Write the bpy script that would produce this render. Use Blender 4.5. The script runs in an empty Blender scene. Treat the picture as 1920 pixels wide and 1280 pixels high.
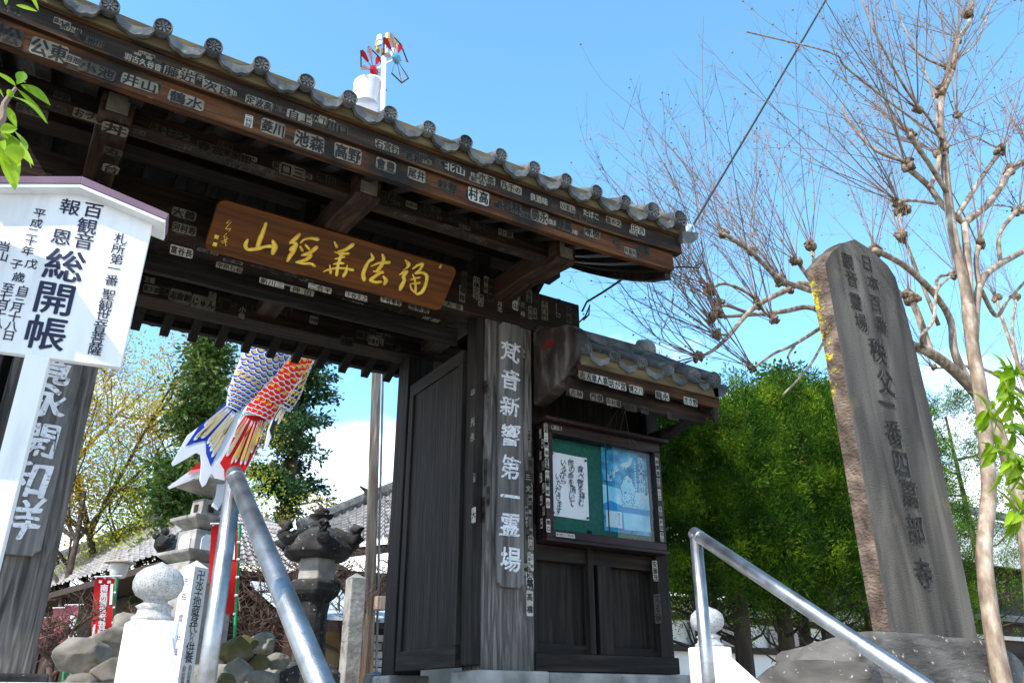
import bpy, math, random
import numpy as np
from mathutils import Vector, Matrix, noise as mnoise

random.seed(7); rng = np.random.default_rng(7)
scene = bpy.context.scene
COL = scene.collection

# ---------------------------------------------------------------- camera
CAM = np.array([0.0, 0.0, 1.6]); FPX = 1537.0
PITCH = math.radians(23.8); YAW = math.radians(32.0)
cam_data = bpy.data.cameras.new('camera'); cam_data.sensor_width = 36.0
cam_data.lens = FPX / 1920 * 36.0; cam_data.clip_start = 0.05; cam_data.clip_end = 2000
cam = bpy.data.objects.new('camera', cam_data); COL.objects.link(cam)
cam.location = CAM; cam.rotation_euler = (math.pi / 2 + PITCH, 0, -YAW)
scene.camera = cam

# ---------------------------------------------------------------- sun and sky
SUN_AZ = (-0.95, -0.31); SUN_EL = math.radians(46)
SDIR = Vector((SUN_AZ[0] * math.cos(SUN_EL), SUN_AZ[1] * math.cos(SUN_EL), math.sin(SUN_EL)))
sl = bpy.data.lights.new('sun', 'SUN'); sl.energy = 4.2; sl.angle = math.radians(0.5); sl.color = (1.0, 0.95, 0.87)
sun = bpy.data.objects.new('sun', sl); COL.objects.link(sun); sun.location = (-20, -10, 30)
sun.rotation_euler = SDIR.to_track_quat('Z', 'Y').to_euler()
world = bpy.data.worlds.new('World'); scene.world = world; world.use_nodes = True
wn = world.node_tree; wn.nodes.clear()
def N(nt, t, **k):
    n = nt.nodes.new(t)
    for a, b in k.items():
        setattr(n, a, b)
    return n
def L(nt, a, b): nt.links.new(a, b)
sky = N(wn, 'ShaderNodeTexSky', sky_type='NISHITA', sun_disc=False, sun_elevation=SUN_EL,
        sun_rotation=math.atan2(SUN_AZ[0], SUN_AZ[1]), altitude=200, air_density=1.0, dust_density=0.3, ozone_density=2.5)
hs = N(wn, 'ShaderNodeHueSaturation'); hs.inputs['Saturation'].default_value = 1.12; hs.inputs['Hue'].default_value = 0.483
hs.inputs['Value'].default_value = 1.85
L(wn, sky.outputs[0], hs.inputs['Color'])
tc = N(wn, 'ShaderNodeTexCoord')
mp = N(wn, 'ShaderNodeMapping'); mp.inputs['Scale'].default_value = (2.2, 2.2, 5.0); mp.inputs['Location'].default_value = (5.3, 1.4, 0.9)
L(wn, tc.outputs['Generated'], mp.inputs['Vector'])
cn = N(wn, 'ShaderNodeTexNoise'); cn.inputs['Scale'].default_value = 1.6; cn.inputs['Detail'].default_value = 9; cn.inputs['Roughness'].default_value = 0.62
L(wn, mp.outputs[0], cn.inputs['Vector'])
sep = N(wn, 'ShaderNodeSeparateXYZ'); L(wn, tc.outputs['Generated'], sep.inputs[0])
el = N(wn, 'ShaderNodeMapRange'); el.inputs['From Min'].default_value = 0.15; el.inputs['From Max'].default_value = 0.50
el.inputs['To Min'].default_value = 0.265; el.inputs['To Max'].default_value = -0.22
L(wn, sep.outputs[2], el.inputs['Value'])
ad = N(wn, 'ShaderNodeMath', operation='ADD'); L(wn, cn.outputs[0], ad.inputs[0]); L(wn, el.outputs[0], ad.inputs[1])
cr = N(wn, 'ShaderNodeValToRGB'); cr.color_ramp.elements[0].position = 0.50; cr.color_ramp.elements[1].position = 0.74
L(wn, ad.outputs[0], cr.inputs[0])
mx = N(wn, 'ShaderNodeMixRGB'); L(wn, cr.outputs[0], mx.inputs[0]); L(wn, hs.outputs[0], mx.inputs[1])
mx.inputs[2].default_value = (11.0, 11.2, 11.5, 1)
bg = N(wn, 'ShaderNodeBackground'); bg.inputs[1].default_value = 0.14
L(wn, mx.outputs[0], bg.inputs[0])
wo = N(wn, 'ShaderNodeOutputWorld'); L(wn, bg.outputs[0], wo.inputs[0])
scene.view_settings.view_transform = 'Standard'; scene.view_settings.look = 'None'
scene.view_settings.gamma = 1.0; scene.view_settings.exposure = 0.75
scene.cycles.max_bounces = 6

# ---------------------------------------------------------------- measuring helpers (photo pixel -> point on a real plane)
_fw = np.array([math.sin(YAW) * math.cos(PITCH), math.cos(YAW) * math.cos(PITCH), math.sin(PITCH)])
_rt = np.array([math.cos(YAW), -math.sin(YAW), 0.0]); _up = np.cross(_rt, _fw)
def ray(x, y): return _fw + _rt * (x - 960) / FPX + _up * (640 - y) / FPX
def onY(x, y, Y): d = ray(x, y); return CAM + d * (Y / d[1])
def onX(x, y, X): d = ray(x, y); return CAM + d * (X / d[0])
def onZ(x, y, Z): d = ray(x, y); return CAM + d * ((Z - 1.6) / d[2])
def onP(x, y, p, n):
    d = ray(x, y); p = np.array(p, float); n = np.array(n, float)
    return CAM + d * (np.dot(p - CAM, n) / np.dot(d, n))

# ---------------------------------------------------------------- mesh builder
class MB:
    def __init__(s): s.v = []; s.f = []; s.m = []; s.cur = 0; s.n = 0
    def add(s, vs, fs):
        b = s.n; s.v.append(np.asarray(vs, float).reshape(-1, 3)); s.n += len(s.v[-1])
        for f in fs: s.f.append([i + b for i in f]); s.m.append(s.cur)
        return s
    def mat(s, i): s.cur = i; return s
    def box(s, x0, x1, y0, y1, z0, z1):
        v = [(x, y, z) for x in (x0, x1) for y in (y0, y1) for z in (z0, z1)]
        return s.add(v, [(0, 1, 3, 2), (4, 6, 7, 5), (0, 4, 5, 1), (2, 3, 7, 6), (0, 2, 6, 4), (1, 5, 7, 3)])
    def obox(s, c, u, v, w):
        c, u, v, w = [np.array(a, float) for a in (c, u, v, w)]
        vs = [c + a * u + b * v + d * w for a in (-1, 1) for b in (-1, 1) for d in (-1, 1)]
        return s.add(vs, [(0, 1, 3, 2), (4, 6, 7, 5), (0, 4, 5, 1), (2, 3, 7, 6), (0, 2, 6, 4), (1, 5, 7, 3)])
    def prism(s, pts, off):
        p = np.array(pts, float); o = np.array(off, float); n = len(p)
        fs = [tuple(range(n))[::-1], tuple(range(n, 2 * n))] + [(i, (i + 1) % n, n + (i + 1) % n, n + i) for i in range(n)]
        return s.add(np.vstack([p, p + o]), fs)
    def poly(s, pts): return s.add(pts, [tuple(range(len(pts)))])
    def grid(s, g):
        g = np.array(g, float); a, b = g.shape[:2]
        return s.add(g.reshape(-1, 3), [(i * b + j, i * b + j + 1, (i + 1) * b + j + 1, (i + 1) * b + j) for i in range(a - 1) for j in range(b - 1)])
    def tube(s, pts, rad, n=8, cap=True):
        p = np.array(pts, float); k = len(p)
        r = np.full(k, rad) if np.isscalar(rad) else np.array(rad, float)
        t = np.gradient(p, axis=0); t /= np.linalg.norm(t, axis=1)[:, None] + 1e-12
        ref = np.array([0, 0, 1.0]) if abs(t[0][2]) < 0.9 else np.array([1.0, 0, 0])
        a = np.cross(t, ref); a /= np.linalg.norm(a, axis=1)[:, None] + 1e-12; b = np.cross(t, a)
        th = np.linspace(0, 2 * math.pi, n, endpoint=False)
        vs = (p[:, None] + r[:, None, None] * (np.cos(th)[None, :, None] * a[:, None] + np.sin(th)[None, :, None] * b[:, None])).reshape(-1, 3)
        fs = [(i * n + j, i * n + (j + 1) % n, (i + 1) * n + (j + 1) % n, (i + 1) * n + j) for i in range(k - 1) for j in range(n)]
        if cap: fs += [tuple(range(n))[::-1], tuple((k - 1) * n + j for j in range(n))]
        return s.add(vs, fs)
    def lathe(s, prof, c, n=24, rot=0.0):
        th = np.linspace(0, 2 * math.pi, n, endpoint=False) + rot
        vs = [(c[0] + r * math.cos(t), c[1] + r * math.sin(t), c[2] + z) for r, z in prof for t in th]
        k = len(prof)
        fs = [(i * n + j, i * n + (j + 1) % n, (i + 1) * n + (j + 1) % n, (i + 1) * n + j) for i in range(k - 1) for j in range(n)]
        fs += [tuple(range(n))[::-1], tuple((k - 1) * n + j for j in range(n))]
        return s.add(vs, fs)
    def tris(s, arr):           # (n, k, 3) array of loose k-gons
        arr = np.asarray(arr, float); n, k = arr.shape[:2]
        return s.add(arr.reshape(-1, 3), np.arange(n * k).reshape(n, k).tolist())
    def build(s, name, mats, parent=None, loc=None, smooth=False, bevel=0.0):
        if not isinstance(mats, (list, tuple)): mats = [mats]
        V = np.vstack(s.v)
        if parent is not None: o3 = np.array(parent['_loc'])
        elif loc is not None: o3 = np.array(loc, float)
        else: o3 = np.array([(V[:, 0].min() + V[:, 0].max()) / 2, (V[:, 1].min() + V[:, 1].max()) / 2, V[:, 2].min()])
        me = bpy.data.meshes.new(name); me.from_pydata((V - o3).tolist(), [], s.f)
        for m in mats: me.materials.append(m)
        me.polygons.foreach_set('material_index', s.m)
        if smooth: me.polygons.foreach_set('use_smooth', [True] * len(s.f))
        me.update()
        o = bpy.data.objects.new(name, me); COL.objects.link(o); o['_loc'] = [float(q) for q in o3]
        if parent is not None: o.parent = parent
        else: o.location = o3
        if bevel:
            b = o.modifiers.new('bevel', 'BEVEL'); b.width = bevel; b.segments = 2; b.limit_method = 'ANGLE'
        return o

def tag(o, label, cat=None, group=None, kind=None):
    if label: o['label'] = label
    if cat: o['category'] = cat
    if group: o['group'] = group
    if kind: o['kind'] = kind
    return o
def thing(name, loc, label, cat, group=None):
    o = bpy.data.objects.new(name, None); COL.objects.link(o); o.empty_display_size = 0.2
    o.location = [float(q) for q in loc]; o['_loc'] = [float(q) for q in loc]
    return tag(o, label, cat, group)
def struct(o): o['kind'] = 'structure'; return o
def copy_tree(o, parent=None):
    c = o.copy(); COL.objects.link(c)
    if parent is not None: c.parent = parent
    for ch in list(o.children): copy_tree(ch, c)
    return c

# ---------------------------------------------------------------- materials
def mk(name, cols, scale=(1, 1, 1), ns=4.0, detail=6, rough=0.75, bump=0.0, bscale=None, bns=12.0, metal=0.0, spec=0.3,
       pos=None, speck=None, transl=0.0, dist=0.0):
    m = bpy.data.materials.new(name); m.use_nodes = True; nt = m.node_tree
    bs = nt.nodes['Principled BSDF']; out = nt.nodes['Material Output']
    bs.inputs['Roughness'].default_value = rough; bs.inputs['Metallic'].default_value = metal
    bs.inputs['Specular IOR Level'].default_value = spec
    t = N(nt, 'ShaderNodeTexCoord'); mpn = N(nt, 'ShaderNodeMapping'); mpn.inputs['Scale'].default_value = scale
    L(nt, t.outputs['Object'], mpn.inputs[0])
    colsock = None
    if len(cols) == 1: bs.inputs['Base Color'].default_value = (*cols[0], 1)
    else:
        nz = N(nt, 'ShaderNodeTexNoise'); nz.inputs['Scale'].default_value = ns; nz.inputs['Detail'].default_value = detail
        nz.inputs['Distortion'].default_value = dist
        L(nt, mpn.outputs[0], nz.inputs['Vector'])
        r = N(nt, 'ShaderNodeValToRGB'); e = r.color_ramp.elements
        pp = pos or list(np.linspace(0.32, 0.68, len(cols)))
        while len(e) < len(cols): e.new(0.5)
        for i, c in enumerate(cols): e[i].position = pp[i]; e[i].color = (*c, 1)
        L(nt, nz.outputs[0], r.inputs[0]); colsock = r.outputs[0]
        if speck:
            c2, sc, lo, hi = speck
            n2 = N(nt, 'ShaderNodeTexNoise'); n2.inputs['Scale'].default_value = sc; n2.inputs['Detail'].default_value = 3
            L(nt, t.outputs['Object'], n2.inputs['Vector'])
            r2 = N(nt, 'ShaderNodeMapRange'); r2.inputs['From Min'].default_value = lo; r2.inputs['From Max'].default_value = hi
            L(nt, n2.outputs[0], r2.inputs[0])
            mm = N(nt, 'ShaderNodeMixRGB'); L(nt, r2.outputs[0], mm.inputs[0]); L(nt, colsock, mm.inputs[1]); mm.inputs[2].default_value = (*c2, 1)
            colsock = mm.outputs[0]
        L(nt, colsock, bs.inputs['Base Color'])
    if bump:
        mb = N(nt, 'ShaderNodeMapping'); mb.inputs['Scale'].default_value = bscale or scale
        L(nt, t.outputs['Object'], mb.inputs[0])
        nb = N(nt, 'ShaderNodeTexNoise'); nb.inputs['Scale'].default_value = bns; nb.inputs['Detail'].default_value = 5
        L(nt, mb.outputs[0], nb.inputs['Vector'])
        bp = N(nt, 'ShaderNodeBump'); bp.inputs['Strength'].default_value = bump; bp.inputs['Distance'].default_value = 0.02
        L(nt, nb.outputs[0], bp.inputs['Height']); L(nt, bp.outputs[0], bs.inputs['Normal'])
    if transl:
        tr = N(nt, 'ShaderNodeBsdfTranslucent'); ms = N(nt, 'ShaderNodeMixShader'); ms.inputs[0].default_value = transl
        if colsock is not None: L(nt, colsock, tr.inputs[0])
        else: tr.inputs[0].default_value = (*cols[0], 1)
        L(nt, bs.outputs[0], ms.inputs[1]); L(nt, tr.outputs[0], ms.inputs[2]); L(nt, ms.outputs[0], out.inputs[0])
    return m
def wood(name, cols, axis, **k):
    s = {'X': (1.0, 16, 16), 'Y': (16, 1.0, 16), 'Z': (16, 16, 1.0)}[axis]
    kk = dict(scale=s, ns=1.6, detail=8, rough=0.72, bump=0.35, bns=3.0, spec=0.25, dist=0.6); kk.update(k)
    return mk(name, cols, **kk)
DK = [(0.005, 0.003, 0.002), (0.0155, 0.0075, 0.0036), (0.036, 0.017, 0.0075)]
DK2 = [(0.0035, 0.0027, 0.0022), (0.0095, 0.0068, 0.0052), (0.026, 0.0195, 0.0155)]
GR = [(0.030, 0.027, 0.026), (0.085, 0.075, 0.068), (0.18, 0.162, 0.148)]
M = {}
M['fascia'] = wood('fascia wood', [(0.014, 0.006, 0.002), (0.072, 0.024, 0.005), (0.14, 0.052, 0.012)], 'X', speck=((0.012, 0.008, 0.005), 3.0, 0.46, 0.68))
M['fascia_dark'] = wood('dark fascia wood', [(0.008, 0.005, 0.003), (0.021, 0.013, 0.008), (0.046, 0.029, 0.017)], 'X', speck=((0.006, 0.005, 0.004), 3.5, 0.5, 0.7))
M['beamx'] = wood('beam wood', DK, 'X'); M['beamy'] = wood('arm wood', [(0.012, 0.007, 0.005), (0.036, 0.018, 0.010), (0.068, 0.036, 0.020)], 'Y'); M['dkz'] = wood('door wood', DK2, 'Z'); M['dkx'] = wood('rail wood', DK2, 'X'); M['dky'] = wood('dark wood', DK2, 'Y')
M['rafter'] = wood('rafter wood', [(0.0035, 0.0025, 0.002), (0.0095, 0.006, 0.004), (0.020, 0.012, 0.0075)], 'Y')
M['greyz'] = wood('weathered pillar wood', GR, 'Z', dist=1.6, bump=0.55)
M['plaqz'] = wood('grey plaque wood', [(0.05, 0.046, 0.044), (0.11, 0.103, 0.098), (0.175, 0.165, 0.16)], 'Z')
M['urago'] = mk('pale eave board', [(0.035, 0.024, 0.011), (0.10, 0.072, 0.032), (0.17, 0.125, 0.058)], (1, 4, 4), 3, bump=0.2)
M['tile'] = mk('grey roof tile', [(0.045, 0.048, 0.050), (0.095, 0.099, 0.102), (0.17, 0.168, 0.16)], ns=7, rough=0.7, bump=0.3, bns=30, spec=0.2, speck=((0.16, 0.19, 0.12), 22, 0.6, 0.72))
_nt = M['tile'].node_tree; _bs = _nt.nodes['Principled BSDF']; _s = _bs.inputs['Base Color'].links[0].from_socket
_oi = N(_nt, 'ShaderNodeObjectInfo'); _mr = N(_nt, 'ShaderNodeMapRange'); _mr.inputs['To Min'].default_value = 0.72; _mr.inputs['To Max'].default_value = 1.25; L(_nt, _oi.outputs['Random'], _mr.inputs['Value'])
_hv = N(_nt, 'ShaderNodeHueSaturation'); L(_nt, _mr.outputs[0], _hv.inputs['Value']); L(_nt, _s, _hv.inputs['Color']); L(_nt, _hv.outputs[0], _bs.inputs['Base Color'])
M['tile_dark'] = mk('tile relief', [(0.05, 0.055, 0.06), (0.10, 0.105, 0.11)], ns=30, rough=0.6)
M['gold'] = mk('gold leaf', [(0.72, 0.42, 0.035), (0.92, 0.62, 0.07), (1.0, 0.74, 0.13)], ns=14, rough=0.45, bump=0.25, bns=60, metal=0.25, spec=0.5)
M['namewood'] = wood('red brown board', [(0.055, 0.015, 0.0013), (0.105, 0.031, 0.0022), (0.155, 0.047, 0.0035)], 'X', rough=0.5, bump=0.12)
M['white'] = mk('white paint', [(0.60, 0.59, 0.56), (0.74, 0.74, 0.735), (0.80, 0.80, 0.80)], (9, 9, 1.2), 1.6, 9, rough=0.55, bump=0.06, bns=5, pos=[0.25, 0.42, 0.6])
M['chalk'] = mk('white lettering', [(0.50, 0.51, 0.54), (0.68, 0.69, 0.72)], ns=14, rough=0.8, speck=((0.16, 0.155, 0.15), 55, 0.56, 0.72))
M['ink'] = mk('black ink', [(0.012, 0.012, 0.02)], rough=0.7)
M['carved'] = mk('carved black letter', [(0.01, 0.01, 0.01), (0.03, 0.028, 0.026)], ns=20, rough=0.9)
M['purple'] = mk('plum roof paint', [(0.15, 0.085, 0.12), (0.21, 0.13, 0.165)], ns=6, rough=0.4)
M['steel'] = mk('brushed steel', [(0.21, 0.21, 0.205), (0.32, 0.32, 0.325), (0.41, 0.415, 0.425)], (6, 6, 6), 3, 10, rough=0.40, metal=1.0, bump=0.14, bscale=(60, 60, 2), bns=6, speck=((0.22, 0.21, 0.20), 60, 0.66, 0.75))
M['granite'] = mk('white granite', [(0.66, 0.65, 0.63), (0.80, 0.79, 0.77)], ns=30, detail=3, rough=0.6, speck=((0.42, 0.42, 0.43), 190, 0.52, 0.70), bump=0.08, bns=80)
M['finial'] = mk('grey granite', [(0.30, 0.30, 0.29), (0.48, 0.47, 0.46)], ns=60, detail=5, rough=0.6, speck=((0.17, 0.17, 0.17), 230, 0.50, 0.66))
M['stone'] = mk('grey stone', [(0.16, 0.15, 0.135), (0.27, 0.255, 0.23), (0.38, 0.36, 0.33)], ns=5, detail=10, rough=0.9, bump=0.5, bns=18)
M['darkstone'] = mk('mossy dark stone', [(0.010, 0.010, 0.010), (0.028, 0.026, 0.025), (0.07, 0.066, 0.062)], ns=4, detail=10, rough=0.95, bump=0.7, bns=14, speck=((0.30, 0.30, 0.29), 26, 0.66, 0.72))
M['rock'] = mk('boulder', [(0.06, 0.055, 0.045), (0.19, 0.17, 0.14), (0.36, 0.33, 0.28)], ns=3, detail=12, rough=0.95, bump=0.8, bns=8, speck=((0.13, 0.12, 0.03), 4, 0.60, 0.68))
M['mossrock'] = mk('mossy boulder', [(0.035, 0.033, 0.012), (0.10, 0.088, 0.03), (0.19, 0.165, 0.10)], ns=3, detail=12, rough=0.95, bump=0.8, bns=8)
M['ground'] = mk('earth and gravel', [(0.17, 0.15, 0.12), (0.27, 0.245, 0.20), (0.34, 0.31, 0.26)], ns=1.2, detail=14, rough=0.95, bump=0.5, bns=30)
M['step'] = mk('granite steps', [(0.42, 0.41, 0.39), (0.55, 0.54, 0.52)], ns=10, rough=0.8, speck=((0.25, 0.25, 0.25), 120, 0.56, 0.66))
M['black'] = mk('black rubber', [(0.015, 0.015, 0.017)], rough=0.5)
M['glassw'] = mk('milk glass', [(0.55, 0.55, 0.52)], rough=0.25, spec=0.6)
PAPER = [mk('white sticker paper', [(0.30, 0.28, 0.235), (0.42, 0.40, 0.35)], ns=12, rough=0.8), mk('aged sticker paper', [(0.12, 0.10, 0.072), (0.235, 0.205, 0.155)], ns=14, rough=0.85),
         mk('browned sticker paper', [(0.030, 0.023, 0.016), (0.065, 0.052, 0.037)], ns=14, rough=0.85), mk('black sticker paper', [(0.016, 0.013, 0.012), (0.03, 0.025, 0.02)], ns=12, rough=0.8)]
INKS = [mk('sticker ink', [(0.015, 0.013, 0.012)], rough=0.8), mk('faded ink', [(0.007, 0.006, 0.005)], rough=0.8), mk('pale ink', [(0.24, 0.21, 0.16)], rough=0.8)]

# ---------------------------------------------------------------- lettering
_fc = bpy.data.curves.new('glyph', 'FONT'); _fo = bpy.data.objects.new('glyph', _fc); COL.objects.link(_fo)
_gc = {}
def glyph(ch, bold=0.0, res=2):
    k = (ch, bold, res)
    if k in _gc: return _gc[k]
    _fc.body = ch; _fc.offset = bold; _fc.resolution_u = res
    bpy.context.view_layer.update()
    me = bpy.data.meshes.new_from_object(_fo.evaluated_get(bpy.context.evaluated_depsgraph_get()))
    v = np.array([q.co[:2] for q in me.vertices]).reshape(-1, 2); f = [tuple(p.vertices) for p in me.polygons]
    bpy.data.meshes.remove(me)
    if len(v): v = v - np.array([0.5 if ord(ch) > 255 else v[:, 0].mean(), 0.38])
    _gc[k] = (v, f); return _gc[k]
def put(mb, ch, c, right, up, size, bold=0.0, res=2, sx=1.0, slant=0.0, warp=0.0):
    v, f = glyph(ch, 0.0, res)
    if not len(v): return
    c, right, up = [np.array(a, float) for a in (c, right, up)]
    if warp:
        o_ = ord(ch) % 97; v = v + warp * np.array([[mnoise.noise(Vector((q[0] * 3.3, q[1] * 3.3, o_))), mnoise.noise(Vector((q[0] * 3.3 + 9, q[1] * 3.3, o_ + 5)))] for q in v])
    n = np.cross(right, up); x = v[:, :1] * sx + v[:, 1:] * slant
    st = [(0, 0)] if bold < 0.006 else [(bold, 0), (-bold, 0), (0, bold * .8), (0, -bold * .8)] + ([(bold * .7, bold * .7), (-bold * .7, -bold * .7), (bold * .7, -bold * .7), (-bold * .7, bold * .7)] if bold > 0.024 else [])
    for i, (du, dv) in enumerate(st):
        mb.add(c + n * 0.00006 * i + (x + du) * size * right + (v[:, 1:] + dv) * size * up, f)
def strokes(mb, data, tf, nrm, hk=0.38, cap=None):
    """brush strokes as raised rounded ridges; data = list of [(x, y, width)...], tf maps (x, y) to a point and gives metres per unit"""
    nrm = np.array(nrm, float)
    for st in data:
        a = np.array(st, float)
        if len(a) < 2: continue
        b = np.vstack([a[:1] * 2 - a[1:2], a, a[-1:] * 2 - a[-2:-1]]); pts = []
        for i in range(1, len(b) - 2):
            for t in np.linspace(0, 1, 6, endpoint=False):
                p0, p1, p2, p3 = b[i - 1], b[i], b[i + 1], b[i + 2]
                pts.append(0.5 * ((2 * p1) + (-p0 + p2) * t + (2 * p0 - 5 * p1 + 4 * p2 - p3) * t * t + (-p0 + 3 * p1 - 3 * p2 + p3) * t ** 3))
        pts.append(a[-1]); p = np.array(pts); w = np.clip(p[:, 2], 3, None)
        d0 = p[0, :2] - p[1, :2]; d0 /= np.linalg.norm(d0) + 1e-9; d1 = p[-1, :2] - p[-2, :2]; d1 /= np.linalg.norm(d1) + 1e-9
        pre = [np.r_[p[0, :2] + d0 * w[0] * 0.5, w[0] * 0.1], np.r_[p[0, :2] + d0 * w[0] * 0.38, w[0] * 0.62]]
        post = [np.r_[p[-1, :2] + d1 * w[-1] * 0.38, w[-1] * 0.62], np.r_[p[-1, :2] + d1 * w[-1] * 0.5, w[-1] * 0.1]]
        p = np.vstack([pre, np.c_[p[:, :2], w], post])
        W = np.array([tf(q[0], q[1])[0] for q in p]); sc = tf(p[0, 0], p[0, 1])[1]
        t = np.gradient(W, axis=0); t /= np.linalg.norm(t, axis=1)[:, None] + 1e-12
        side = np.cross(t, nrm); side /= np.linalg.norm(side, axis=1)[:, None] + 1e-12
        r = p[:, 2] * sc * 0.5; th = np.linspace(0, math.pi, 8)
        g = W[:, None] + r[:, None, None] * (np.cos(th)[None, :, None] * side[:, None] + 2 * hk * np.sin(th)[None, :, None] * nrm[None, None])
        mb.grid(g)
# ================================================================ GROUND
def terr(y): 
    t = min(max((y - 0.3) / 2.3, 0), 1); return 1.6 * t * t * (3 - 2 * t)
g = MB(); xs = [-400, -80, -30, -12, -6, -3, -1.5, -0.5, 0.40, 0.405, 2.79, 2.795, 3.5, 5, 7, 10, 16, 30, 80, 400]
ys = [-400, -60, -20, -8, -3, -1, 0.3] + list(np.linspace(0.5, 2.6, 12)) + [2.9, 3.5, 4, 6, 9, 14, 22, 40, 90, 250, 600]
g.grid([[(x, y, (-0.25 if (0.402 < x < 2.792 and y < 2.85) else terr(y))) for y in ys] for x in xs])
struct(g.build('ground', M['ground'], loc=(0, 0, 0)))
s = MB(); nst = 11; y0, y1 = 0.1, 2.85
for i in range(nst):
    s.box(0.53, 2.66, y0 + (y1 - y0) * i / nst, y1 + 0.02, -0.2 + 1.84 * i / nst, -0.2 + 1.84 * (i + 1) / nst - 0.006)
struct(s.build('stone_stairs', M['step'], bevel=0.008))
p = MB(); p.box(-2.2, 5.4, 4.15, 7.4, 1.45, 1.68)
struct(p.build('gate_plinth', M['step'], bevel=0.012))

# ================================================================ THE GATE
XL, XR, XC = -0.61, 3.81, 1.6
gate = thing('temple_gate', (1.6, 5.1, 1.7), 'dark weathered wooden temple gate with tiled roof covered in pilgrim name stickers', 'gate')
def sori(x): return 0.040 * max(0, (min(abs(x - XC), 2.25) - 1.2) / 1.0) ** 2
def beamX(mb, x0, x1, Y0, Y1, Z0, Z1, n=24):
    r = []
    for i in range(n + 1):
        x = x0 + (x1 - x0) * i / n; d = sori(x)
        r.append([(x, Y0, Z0 + d), (x, Y0, Z1 + d), (x, Y1, Z1 + d), (x, Y1, Z0 + d), (x, Y0, Z0 + d)])
    mb.grid(r)
    for e in (r[0], r[-1]): mb.poly(e[:4])
# pillars and their stone feet
for x0, x1 in ((2.88, 3.31), (-0.125, 0.305)):
    b = MB().box(x0, x1, 5.0, 5.26, 1.70, 4.345); b.build('pillar', M['greyz'], gate, bevel=0.012)
    zf = 1.80 if x0 > 1 else 1.735
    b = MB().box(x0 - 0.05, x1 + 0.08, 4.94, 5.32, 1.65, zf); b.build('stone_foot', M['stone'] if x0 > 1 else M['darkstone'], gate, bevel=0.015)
for x0, x1 in ((2.845, 3.09), (0.10, 0.335)):
    MB().box(x0, x1, 6.30, 6.53, 1.80, 4.50).build('rear_pillar', M['dkz'], gate, bevel=0.01)
    MB().box(x0 - 0.05, x1 + 0.05, 6.25, 6.58, 1.70, 1.80).build('stone_foot', M['stone'], gate, bevel=0.015)
MB().box(-0.60, 3.80, 5.0, 5.28, 4.345, 4.70).build('header_beam', M['beamx'], gate, bevel=0.012)
for xc in (0.07, 1.52, 3.03):
    a = MB()
    prof = [(4.12, 4.56), (4.12, 4.49), (4.15, 4.468), (4.66, 4.535), (6.56, 4.535), (6.60, 4.56), (6.60, 4.62), (5.1, 4.715), (4.2, 4.66), (4.12, 4.62)]
    a.prism([(xc - 0.085, y, z) for y, z in prof], (0.17, 0, 0)); o = a.build('bracket_arm', M['beamy'], gate, bevel=0.008)
    MB().box(xc - 0.055, xc + 0.055, 4.114, 4.119, 4.50, 4.615).build('end_cap', PAPER[1], o)
MB().box(-0.62, 3.125, 4.22, 4.33, 4.52, 4.63).build('eave_purlin', M['beamx'], gate, bevel=0.008)
MB().box(-0.62, 3.82, 6.29, 6.53, 4.48, 4.66).build('eave_purlin', M['beamx'], gate, bevel=0.008)
MB().box(-0.62, 3.80, 5.26, 5.44, 5.08, 5.28).build('ridge_beam', M['beamx'], gate, bevel=0.008)
for xc in (0.07, 1.52, 3.03):
    MB().box(xc - 0.06, xc + 0.06, 5.29, 5.41, 4.66, 5.08).build('ridge_strut', M['dkz'], gate)
# rafters: bottom line in (Y, Z)
RF = [(3.90, 4.485), (4.22, 4.63), (4.55, 4.80), (4.88, 5.0), (5.185, 5.20), (5.35, 5.315)]
RB = [(5.35, 5.315), (5.8, 5.03), (6.29, 4.665), (6.53, 4.55), (6.82, 4.395)]
def rafter(x, pts):
    m = MB(); w = 0.036
    prof = [(y, z) for y, z in pts] + [(y, z + 0.085) for y, z in pts[::-1]]
    k = len(pts)
    for i in range(k - 1):
        q = [pts[i], pts[i + 1], (pts[i + 1][0], pts[i + 1][1] + 0.085), (pts[i][0], pts[i][1] + 0.085)]
        m.prism([(x - w, y, z) for y, z in q], (2 * w, 0, 0))
    return m
nr = 20
for i in range(nr):
    x = -0.52 + 4.24 * i / (nr - 1)
    rafter(x, RF).build('rafter', M['rafter'], gate)
    rafter(x + 0.02, RB).build('rafter', M['rafter'], gate)
d = MB()
def deck(mb, pts, x0, x1, th=0.02, dz=0.087):
    for i in range(len(pts) - 1):
        (a, za), (b, zb) = pts[i], pts[i + 1]
        mb.prism([(x0, a, za + dz), (x0, b, zb + dz), (x0, b, zb + dz + th), (x0, a, za + dz + th)], (x1 - x0, 0, 0))
deck(d, RF, XL, XR - 0.02); deck(d, [RB[0], RB[1], RB[2], RB[3], (6.74, 4.437)], XL, XR - 0.02)
d.build('roof_boarding', M['rafter'], gate)
# front eave boards
b = MB(); beamX(b, XL, XR + 0.07, 3.83, 3.90, 4.607, 4.775); b.build('fascia_board', M['fascia_dark'], gate)
b = MB(); beamX(b, XL, XR + 0.08, 3.815, 3.829, 4.735, 4.76); beamX(b, XL, XR + 0.07, 3.822, 3.829, 4.604, 4.616); b.build('fascia_moulding', M['fascia'], gate)
b = MB(); beamX(b, XL, XR + 0.0, 3.855, 3.90, 4.462, 4.605); b.build('fascia_board', M['fascia'], gate)
b = MB(); beamX(b, XL, XR + 0.10, 3.795, 3.813, 4.748, 4.86); b.build('eave_board', M['urago'], gate)
b = MB(); beamX(b, XL, XR - 0.02, 6.76, 6.82, 4.47, 4.60); b.build('rear_fascia', M['dkx'], gate)
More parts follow.
